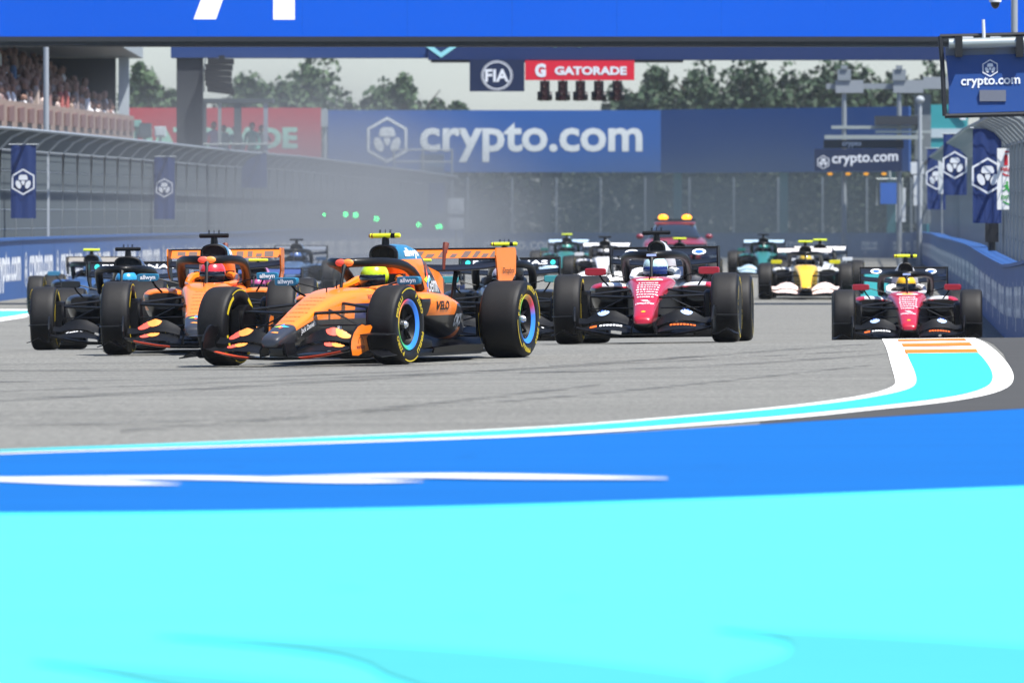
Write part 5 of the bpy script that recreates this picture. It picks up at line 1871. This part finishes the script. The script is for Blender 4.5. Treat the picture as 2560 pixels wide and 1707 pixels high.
def mclaren_marks(root, B, full=True):
    for s in (1, -1) if full else (1, -1):
        side_text(root, 'RICHARD MILLE', .0, (.60, s * .6, .60), .46, B['chassis'], s, M_REDD)
        side_text(root, 'DP WORLD', .02, (.72, s * .6, .475), .34, B['chassis'], s, M_WHITEP)
        side_text(root, 'FIA', .03, (1.42, s * .6, .33), .10, B['chassis'], s, M_WHITEP)
        side_text(root, "Jack Daniel's", .01, (2.12, s * .6, .345), .34, B['chassis'], s, M_WHITEP, tilt=.23)
        side_text(root, 'VELO', .03, (-.02, s * 1.0, .51), .34, B['pod'][s], s, M_BLKD, height=.085, sub=2)
        side_text(root, 'OKX', .05, (-.62, s * 1.0, .37), .32, B['pod'][s], s, M_GREYD, height=.12, sub=2)
        side_text(root, 'allwyn', .03, (-.72, s * .6, .985), .40, B['cover'], s, M_WHITEP, height=.10, sub=2)
        side_text(root, 'Gemini', .0, (-1.28, s * .6, .70), .42, B['cover'], s, M_WHITEP, height=.16)
        star_decal(root, cast_map((-1.06, s * .6, .74), (-s, 0, 0), (0, 0, 1), (0, -s, 0), B['cover']), .12)
        side_text(root, 'Dropbox', .01, (-2.25, s * .9, .80), .32, B['rear'][s], s, M_BLKD, height=.07)
        mb = MB()
        text_to(mb, 'allwyn', .03, cast_map((1.0, s * .59, .742), (0, 1, 0), (0, 0, 1), (-1, 0, 0), B['mirror'][s]), width=.15, height=.055)
        part('mirror_lettering', mb, M_WHITEP, root, 0)
        # endplate lettering and arc
        mb = MB()
        text_to(mb, 'workday', .01, plane_map((2.40, s * .7225, .17), (-s, .05, 0), (0, 0, 1)), width=.2)
        mpf = plane_map((2.40, s * .7225, .205), (-s, .05, 0), (0, 0, 1))
        n = 10
        o = len(mb.v)
        for i in range(n + 1):
            t = math.pi * i / n
            mb.v += [tuple(mpf(.055 * math.cos(t), .055 * math.sin(t))), tuple(mpf(.063 * math.cos(t), .063 * math.sin(t)))]
        for i in range(n):
            mb.f.append((o + 2 * i, o + 2 * i + 1, o + 2 * i + 3, o + 2 * i + 2)); mb.m.append(0)
        part('endplate_lettering', mb, M_REDD, root, 0)
        for k_ in (0, 1):
            two_discs(root, cast_map((2.36 if k_ == 0 else 2.235, s * .46, 1.0), (0, 1, 0), (1, 0, .0), (0, 0, -1), B['flap'][s, k_], .004, 1.2), .075 if k_ else .06)
    star_decal(root, cast_map((2.47, 0, 1.0), (0, 1, 0), (1, 0, 0), (0, 0, -1), B['chassis'], .003, 1.2), .075)
    mb = MB()
    poly_to(mb, [(-.045, -.01), (-.01, -.03), (.03, -.015), (.035, .02), (0, .012)], cast_map((2.66, 0, 1.0), (0, 1, 0), (1, 0, 0), (0, 0, -1), B['chassis'], .003, 1.2))
    part('swoosh_emblem', mb, M_PEACH, root, 0)
    top_marks(root, mat('print_on_orange', 'c85010', .5), (.6, .55, .6, .5, .6, .55, .4), B['chassis'], 2.30, .13, lambda x: .16 - .04 * (x - 1.3), h=.016)
    hm = MB()
    for y, mi in ((-.035, 0), (.035, 1)):
        hm.ball((.755, y, .912), .012, .055, .034, 12, 8, mi=mi)
    part('halo_emblem', hm, [M_PINK, M_PEACH], root)
    # block print on the rear flap
    rnd = random.Random(5)
    mb = MB()
    y = -.50
    while y < .48:
        w = rnd.uniform(.05, .10)
        mp = cast_map((-1.5, 0, .962), (0, 1, 0), (0, 0, 1), (-1, 0, 0), B['rflap'], .004, 1.5)
        z0, z1 = rnd.choice(((-.03, .028), (-.03, .005), (-.01, .03)))
        quad_to(mb, mp, [(y, z0), (y + w, z0), (y + w, z1), (y, z1)])
        y += w + rnd.uniform(.02, .06)
    part('wing_print', mb, mat('umber_decal', '6a584e', .4), root, 0)


fw_mat = livery('black_orange_wing_paint', '0b0c0d', [('e8502a', [(0, 1, 0, -.24), (0, -1, 0, .60), (1, .2, 0, -2.62)])])
MCL = dict(fw=fw_mat, body=orange_body, pod=orange_pod, cover=orange_cover, fin=orange_end, endplate=orange_end, rear_endplate=orange_end, rw=orange_dark, rw_lower=M_CARB, rim=M_RAIN, mirror=teal_mirror, flap=M_CARBG, headrest=orange_end, pod_mat=mat('burnt_orange_paint', '6a2c10', .35, coat=.3))
MCL2 = dict(MCL, yellow=False)

car1, B1 = race_car('racing_car', 'lead orange and black racing car with rainbow rims and yellow camera pod', -1.81, 89.65, 18.3, -5.0, MCL)
mclaren_marks(car1, B1)
driver(car1, 'b8d818', 'driver in lime helmet at the wheel of the lead orange car', trim=[M_CARB, mat('leaf_green_decal', '6ab020', .4)])
car2, B2 = race_car('racing_car', 'second orange racing car, black camera pod, half hidden behind the lead car', -3.03, 97.2, 2.0, -3.0, MCL2)
mclaren_marks(car2, B2)
driver(car2, 'd8323c', 'driver in red and yellow helmet in the second orange car', trim=[M_LIME, M_CARB])

# black car with teal accents
merc_body = livery('black_teal_paint', '141618', [('1f8a86', [(0, 0, 1, -.44), (0, -1, 0, .12), (1, 0, 0, -1.0), (-1, 0, 0, 1.9)]), ('8d9296', [(1, 0, 0, -2.2), (0, 0, 1, -.3)])])
merc_wing = mat('black_wing_paint', '101214', .35, coat=.3)
M_TEALD = mat('teal_decal', '30c0b0', .4)
MERC = dict(body=merc_body, pod=merc_body, cover=mat('black_cover_paint', '0d1413', .3, coat=.5), endplate=M_CARB, rear_endplate=M_CARB, rw=merc_wing, rim=mat('black_rim', '1c1e20', .4, .3), mirror=merc_wing, flap=M_CARBG, halo=M_CARB, airbox_w=.15)


def merc_marks(root, B):
    for s in (1, -1):
        mb = MB()
        text_to(mb, 'PETRONAS', .02, cast_map((2.33, s * .36, 1.0), (0, 1, 0), (1, 0, 0), (0, 0, -1), B['flap'][s, 0], .004, 1.2), width=.34, height=.09)
        part('wing_lettering', mb, M_WHITEP, root, 0)
        mb = MB()
        poly_to(mb, [(-.035, -.05), (.03, -.05), (.04, .05), (-.02, .06)], cast_map((2.31, s * .60, 1.0), (0, s, 0), (1, 0, 0), (0, 0, -1), B['flap'][s, 0], .004, 1.2))
        part('wing_patch', mb, M_TEALD, root, 0)
        mb = MB()
        poly_to(mb, ell(0, 0, .03, .03, 12), cast_map((-1.5, s * .49, .962), (0, 1, 0), (0, 0, 1), (-1, 0, 0), B['rflap'], .004, 1.5))
        part('wing_dot', mb, M_TEALD, root, 0)
    mb = MB()
    text_to(mb, 'PETRONAS', .02, cast_map((-1.5, 0, .962), (0, 1, 0), (0, 0, 1), (-1, 0, 0), B['rflap'], .004, 1.5), width=.86, height=.05)
    part('wing_lettering', mb, M_WHITEP, root, 0)


car3, B3 = race_car('racing_car', 'black racing car with teal marks and black camera pod at the far left', -4.47, 112.6, 1.5, -2.5, dict(MERC, yellow=False))
merc_marks(car3, B3)
driver(car3, '2a8fc0', 'driver in light blue helmet in the black car at the left', trim=[M_VIS, M_AQUA])
car4, B4 = race_car('racing_car', 'black racing car with teal mirror hidden between the lead car and the red one', -.15, 110.6, 2.0, -1, dict(MERC, mirror=mat('teal_grey_mirror', '3a8c90', .35)))
merc_marks(car4, B4)
driver(car4, 'c8b8c0', 'driver in pale helmet in the black car behind the lead car', trim=[mat('blue_decal', '2a80e8', .4), M_PINK])

# red and white cars
FR = 'aa0d28'
fer_body = livery('red_paint', FR, [('d8d8da', [(-1, 0, 0, .72), (0, 0, 1, -.30)]), ('0a0a0b', [(0, 0, -1, .19), (1, 0, 0, -2.0)]), ('0a0a0b', [(0, 0, -1, .20)]), ('0a0a0b', [(-.16, 0, -1, .74), (-1, 0, 0, 2.1)])])
fer_pod = livery('red_sidepod_paint', FR, [('d8d8da', [(0, 0, 1, -.59), (0, -1, 0, .54)]), ('0b0b0c', [(0, 0, -1, .575), (1, 0, 0, -.0)]), ('0b0b0c', [(0, 0, -1, .40)])])
fer_cover = livery('white_cover_paint', 'd4d4d6', [(FR, [(-1, 0, 0, -1.3)])])
M_SIG = mat('red_mirror_paint', '980e22', .35, coat=.4)
FERR = dict(body=fer_body, pod=fer_pod, cover=fer_cover, endplate=M_CARB, rear_endplate=M_CARB, rw=merc_wing, rim=mat('black_rim', '1c1e20', .4, .3), mirror=M_SIG, flap=M_CARBG, halo=M_CARBG, airbox_w=.085, yellow=False, lip=M_CARBG,
            headrest=mat('white_headrest', 'cfcfd2', .5), pod_mat=M_CARB)
M_HPB = mat('blue_roundel', '2a5ec8', .4)


def ferrari_marks(root, B):
    mb = MB()
    dn = lambda x: cast_map((x, 0, 1.0), (0, 1, 0), (1, 0, 0), (0, 0, -1), B['chassis'], .003, 1.2)
    text_to(mb, 'UniCredit', .02, dn(2.30), width=.19, height=.055, sub=1)
    poly_to(mb, [(-.05, .0), (.0, .05), (.06, .06), (.02, .02), (.03, -.005)], dn(2.18))
    for i, x in enumerate((1.35, 1.31)):
        pass
    part('nose_lettering', mb, M_WHITEP, root, 0)
    top_marks(root, M_WHITEP, (.75, .8, .8, .85, .8, .8, .7), B['chassis'], 2.06, .10, lambda x: .135 - .04 * (x - 1.7), h=.035)
    mb = MB()
    poly_to(mb, ell(0, 0, .085, .055, 18), dn(1.22))
    part('yellow_emblem', mb, mat('golden_decal', 'f2a818', .4), root, 0)
    mb = MB()
    poly_to(mb, ell(0, 0, .14, .075, 18), lift(dn(1.22), (0, 0, -.0015)))
    part('emblem_field', mb, M_WHITEP, root, 0)
    mb = MB()
    poly_to(mb, [(-.02, .03), (-.022, -.01), (0, -.03), (.022, -.01), (.02, .03)], dn(2.60))
    part('shield', mb, mat('golden_decal', 'f2a818', .4), root, 0)
    for s in (1, -1):
        mp = cast_map((2.22, s * .42, 1.0), (0, 1, 0), (1, 0, 0), (0, 0, -1), B['flap'][s, 1], .004, 1.2)
        mb = MB()
        poly_to(mb, ell(0, 0, .072, .072, 20), mp, 0)
        text_to(mb, 'hp', .02, lift(mp, (0, 0, .004)), width=.085, mi=1)
        part('roundel', mb, [mat('pale_blue_decal', 'a8c4f0', .4), M_HPB], root, 0)
        mp2 = cast_map((2.40, s * .36, 1.0), (0, 1, 0), (1, 0, 0), (0, 0, -1), B['flap'][s, 0], .004, 1.2)
        mb = MB()
        quad_to(mb, mp2, [(-.20, -.02), (-.13, -.02), (-.13, .025), (-.20, .025)], 0)
        for i in range(8):
            quad_to(mb, mp2, [(-.10 + i * .034, -.015), (-.075 + i * .034, -.015), (-.075 + i * .034, .015), (-.10 + i * .034, .015)], 1)
        part('wing_print', mb, [mat('orange_decal', 'e86820', .4), M_WHITEP], root, 0)
        mp3 = cast_map((-1.5, s * .36, .962), (0, 1, 0), (0, 0, 1), (-1, 0, 0), B['rflap'], .004, 1.5)
        mb = MB()
        poly_to(mb, ell(0, 0, .075, .032, 16), mp3, 0)
        poly_to(mb, ell(0, 0, .045, .02, 14), lift(mp3, (.002, 0, 0)), 1)
        part('rear_roundel', mb, [M_WHITEP, M_HPB], root, 0)
    hm = MB().box(.752, .772, -.05, .05, .898, .922)
    part('halo_print', hm, mat('pale_blue_decal', 'a8c4f0', .4), root, 0)


car5, B5 = race_car('racing_car', 'red and white racing car with black camera pod in the centre right', 1.40, 102.4, 3.6, -1.5, FERR)
ferrari_marks(car5, B5)
driver(car5, 'b8d8d8', 'driver in pale aqua helmet in the centre red car', visor=mat('visor_blue', '1c2f6a', .08, coat=.6), trim=[M_LIME, M_AQUA])
car6, B6 = race_car('racing_car', 'red and white racing car with yellow camera pod beside the right barrier', 5.05, 127.0, 1.5, -1.0, dict(FERR, yellow=True))
ferrari_marks(car6, B6)
driver(car6, 'e8b010', 'driver in golden yellow helmet in the red car by the right barrier', trim=[M_CARB, M_LIME])

# the field further back
def simple_livery(nm, c, nose, wing, **kw):
    d = dict(body=livery(nm + '_paint', c, [(nose, [(1, 0, 0, -.9), (0, 0, 1, -.24)]), ('15171a', [(0, 0, -1, .24)])]), pod=livery(nm + '_pod_paint', c, [('0b0b0c', [(0, 0, -1, .56)])]),
             rw=mat(nm + '_wing_paint', wing, .4, coat=.3), flap=mat(nm + '_flap_paint', kw.pop('flapc', wing), .4), rim=mat('black_rim', '1c1e20', .4, .3))
    d['mirror'] = mat(nm + '_mirror_paint', kw.pop('mir', c), .4)
    d.update(kw)
    return d

FIELD = [
    ('yellow nosed white racing car between the two red ones', 5.9, 200, 1.5, simple_livery('white_yellow', 'dcdcd8', 'e8b818', 'e0d8d4', flapc='e8d0c8', mir='d8d020', airbox_w=.11), 'd0b040', 'driver in mustard helmet in the yellow nosed car'),
    ('white racing car with yellow camera pod just behind the yellow nosed car', 6.55, 212, 2.0, simple_livery('white_car', 'd8dadc', 'c8ccd0', 'e2e2e2'), '303438', 'driver in dark helmet in the white car behind the yellow nosed one'),
    ('teal green racing car with black camera pod left of the yellow nosed car', 6.85, 272, 2.0, simple_livery('teal_green', '1f6a62', '1f6a62', '9fb8c8', yellow=False), '2a7a70', 'driver in green helmet in the teal car on the right'),
    ('teal green racing car with yellow camera pod left of the centre red car', 1.45, 274, 2.0, simple_livery('teal_green_second', '1f6a62', '1f6a62', 'a8c0d8'), '58b0a0', 'driver in aqua helmet in the teal car on the left'),
    ('white racing car showing just left of the centre red car cockpit', 2.15, 236, 2.0, simple_livery('pale_car', 'dcdcdc', 'd8d8d8', 'e4e4e4', yellow=False), 'c0c0c0', 'driver in pale helmet in the white car behind the centre red one'),
    ('dark racing car with only its yellow camera pod showing behind the centre red car', 3.70, 222, 2.0, simple_livery('dark_navy', '1c2640', '1c2640', '20242c'), '404858', 'driver in grey helmet in the dark car behind the centre red one'),
    ('dull blue racing car with pale wing behind the black car on the left', -7.55, 175, 2.0, simple_livery('light_blue', '2a4668', '2c4a70', '8a857c', mir='3a7898'), '5a80b0', 'driver in blue helmet in the dull blue car on the left'),
    ('pink and blue racing car behind the second orange car', -3.95, 150, 2.0, simple_livery('pink_blue', 'c868a0', '4878c8', '384a7a'), 'b05080', 'driver in pink helmet behind the second orange car'),
    ('slate blue racing car blurred in dust between the two orange cars', -4.75, 214, 2.0, simple_livery('pale_blue', '38506c', '3c5472', '6a7078', yellow=False), '4868a0', 'driver in blue helmet in the dusty slate blue car'),
    ('dark blue racing car seen through the lead car rear wing', -1.45, 150, 2.0, simple_livery('midnight_blue', '1c2a50', 'b8c0c8', '2a3040'), 'b8c0d0', 'driver in silver helmet in the dark blue car'),
]
for lab, x, y, yw, lv, hc, dl in FIELD:
    c_, B_ = race_car('racing_car', lab, x, y, yw, -1.0, lv, hi=False)
    driver(c_, hc, dl)

# course car with amber lights at the tail of the field
cc = empty('course_car', (0, 0, 0), 'dark red course car with two amber roof lights at the back of the field', 'car')
Yc = 303
xc = at(1687, 0, Yc).x
cc.matrix_world = Matrix.Translation((xc, Yc, gz(xc, Yc))) @ Matrix.Rotation(R(-92), 4, 'Z')
cb = MB().loft([sec(2.3, .70, .30, .62, 3.4, 24), sec(2.2, .86, .22, .72, 3.6, 24), sec(1.5, .95, .20, .88, 3.8, 24), sec(.8, .97, .20, .98, 3.8, 24), sec(-.8, .98, .20, 1.02, 3.8, 24), sec(-1.9, .96, .22, 1.05, 3.8, 24), sec(-2.3, .85, .32, .95, 3.4, 24)])
part('body', cb, mat('course_car_red', '7a2030', .35, coat=.4), cc)
part('cabin', MB().loft([sec(.95, .80, .93, .99, 3, 20), sec(.35, .74, .94, 1.36, 3.4, 20, wt=.85), sec(-.4, .74, .94, 1.44, 3.6, 20, wt=.84), sec(-1.5, .74, .95, 1.36, 3.4, 20, wt=.84), sec(-2.1, .70, .95, 1.06, 3, 20)]), mat('car_glass', '20262c', .08, coat=.5), cc)
part('roof', MB().loft([sec(.25, .60, 1.36, 1.40, 3, 16), sec(-.4, .63, 1.42, 1.47, 3, 16), sec(-1.45, .60, 1.35, 1.40, 3, 16)]), mat('course_car_red', '8a1a2a', .35), cc)
for s in (1, -1):
    part('headlight', MB().ball((2.15, s * .66, .66), .10, .16, .06, 12, 8), mat('lamp_glass', 'c8d0d4', .1), cc)
    for wx in (1.45, -1.4):
        w_ = part('wheel', MB().lathe([(.001, -.10), (.2, -.10), (.24, -.12), (.33, -.11), (.345, 0), (.33, .11), (.24, .12), (.2, .10), (.001, .10)], 24, 'y'), M_TYRE_S, cc)
        w_.location = (wx, s * .88, .345)
    part('mirror', MB().ball((.7, s * 1.05, 1.0), .08, .12, .08, 10, 6), MATS['course_car_red'], cc)
    part('roof_light', MB().ball((-.3, s * .36, 1.585), .10, .15, .09, 14, 8), mat('amber_roof_light', '804000', .3, emit='ff9a1a', estr=2.5), cc)
part('light_bar', MB().box(-.42, -.2, -.62, .62, 1.475, 1.53), M_DARK, cc, 0)
part('grille', MB().box(2.27, 2.33, -.5, .5, .32, .5), M_BLACK, cc, 0)


# ------------------------------------------------------------------ air: haze over the whole place, dust thrown up behind the leaders
def volume_mat(name, colr, dens, aniso=0.2, cloud=False):
    m = bpy.data.materials.new(name); m.use_nodes = True
    nt = m.node_tree; nt.nodes.clear()
    v = nt.nodes.new('ShaderNodeVolumePrincipled'); o = nt.nodes.new('ShaderNodeOutputMaterial')
    v.inputs['Color'].default_value = lin(colr); v.inputs['Density'].default_value = dens; v.inputs['Anisotropy'].default_value = aniso
    if cloud:                                  # dust thins out towards the rim of the cloud and drifts in wisps
        tc = nt.nodes.new('ShaderNodeTexCoord')
        ln = nt.nodes.new('ShaderNodeVectorMath'); ln.operation = 'LENGTH'
        nt.links.new(tc.outputs['Object'], ln.inputs[0])
        mr = nt.nodes.new('ShaderNodeMapRange'); mr.interpolation_type = 'SMOOTHSTEP'
        mr.inputs[1].default_value = 1.0; mr.inputs[2].default_value = .15; mr.inputs[3].default_value = 0.0; mr.inputs[4].default_value = dens
        nt.links.new(ln.outputs['Value'], mr.inputs[0])
        nz = nt.nodes.new('ShaderNodeTexNoise'); nz.inputs['Scale'].default_value = 2.2; nz.inputs['Detail'].default_value = 2
        nt.links.new(tc.outputs['Object'], nz.inputs['Vector'])
        m2 = nt.nodes.new('ShaderNodeMapRange'); m2.inputs[1].default_value = .3; m2.inputs[2].default_value = .7; m2.inputs[3].default_value = .55; m2.inputs[4].default_value = 1.45
        nt.links.new(nz.outputs['Fac'], m2.inputs[0])
        ml = nt.nodes.new('ShaderNodeMath'); ml.operation = 'MULTIPLY'
        nt.links.new(mr.outputs[0], ml.inputs[0]); nt.links.new(m2.outputs[0], ml.inputs[1])
        nt.links.new(ml.outputs[0], v.inputs['Density'])
    nt.links.new(v.outputs[0], o.inputs['Volume'])
    return m
SC.cycles.volume_max_steps = 96
hz = part('haze', MB().box(-1310, 1310, -310, 1710, -1.4, 24.0), volume_mat('haze_air', 'dfe6ea', .0001), None, 0)
tag(hz, 'pale summer haze filling the air over the whole circuit', 'haze', kind='stuff')
for c_, r_, lab, vc, vd in (((-6.0, 282, 1.6), (8.6, 125, 5.4), 'grey dust hanging over the left side of the straight behind the leaders', 'b2b6b8', .021),
                    ((5.5, 372, 1.6), (18, 100, 6.0), 'thin grey dust at the far end of the straight', '6c787e', .012)):
    du = part('dust_cloud', MB().ball((0, 0, 0), 1, 1, 1, 32, 16), volume_mat('dust_air', vc, vd, .2, True), None)
    du.location = c_; du.scale = r_
    tag(du, lab, 'dust', kind='stuff')
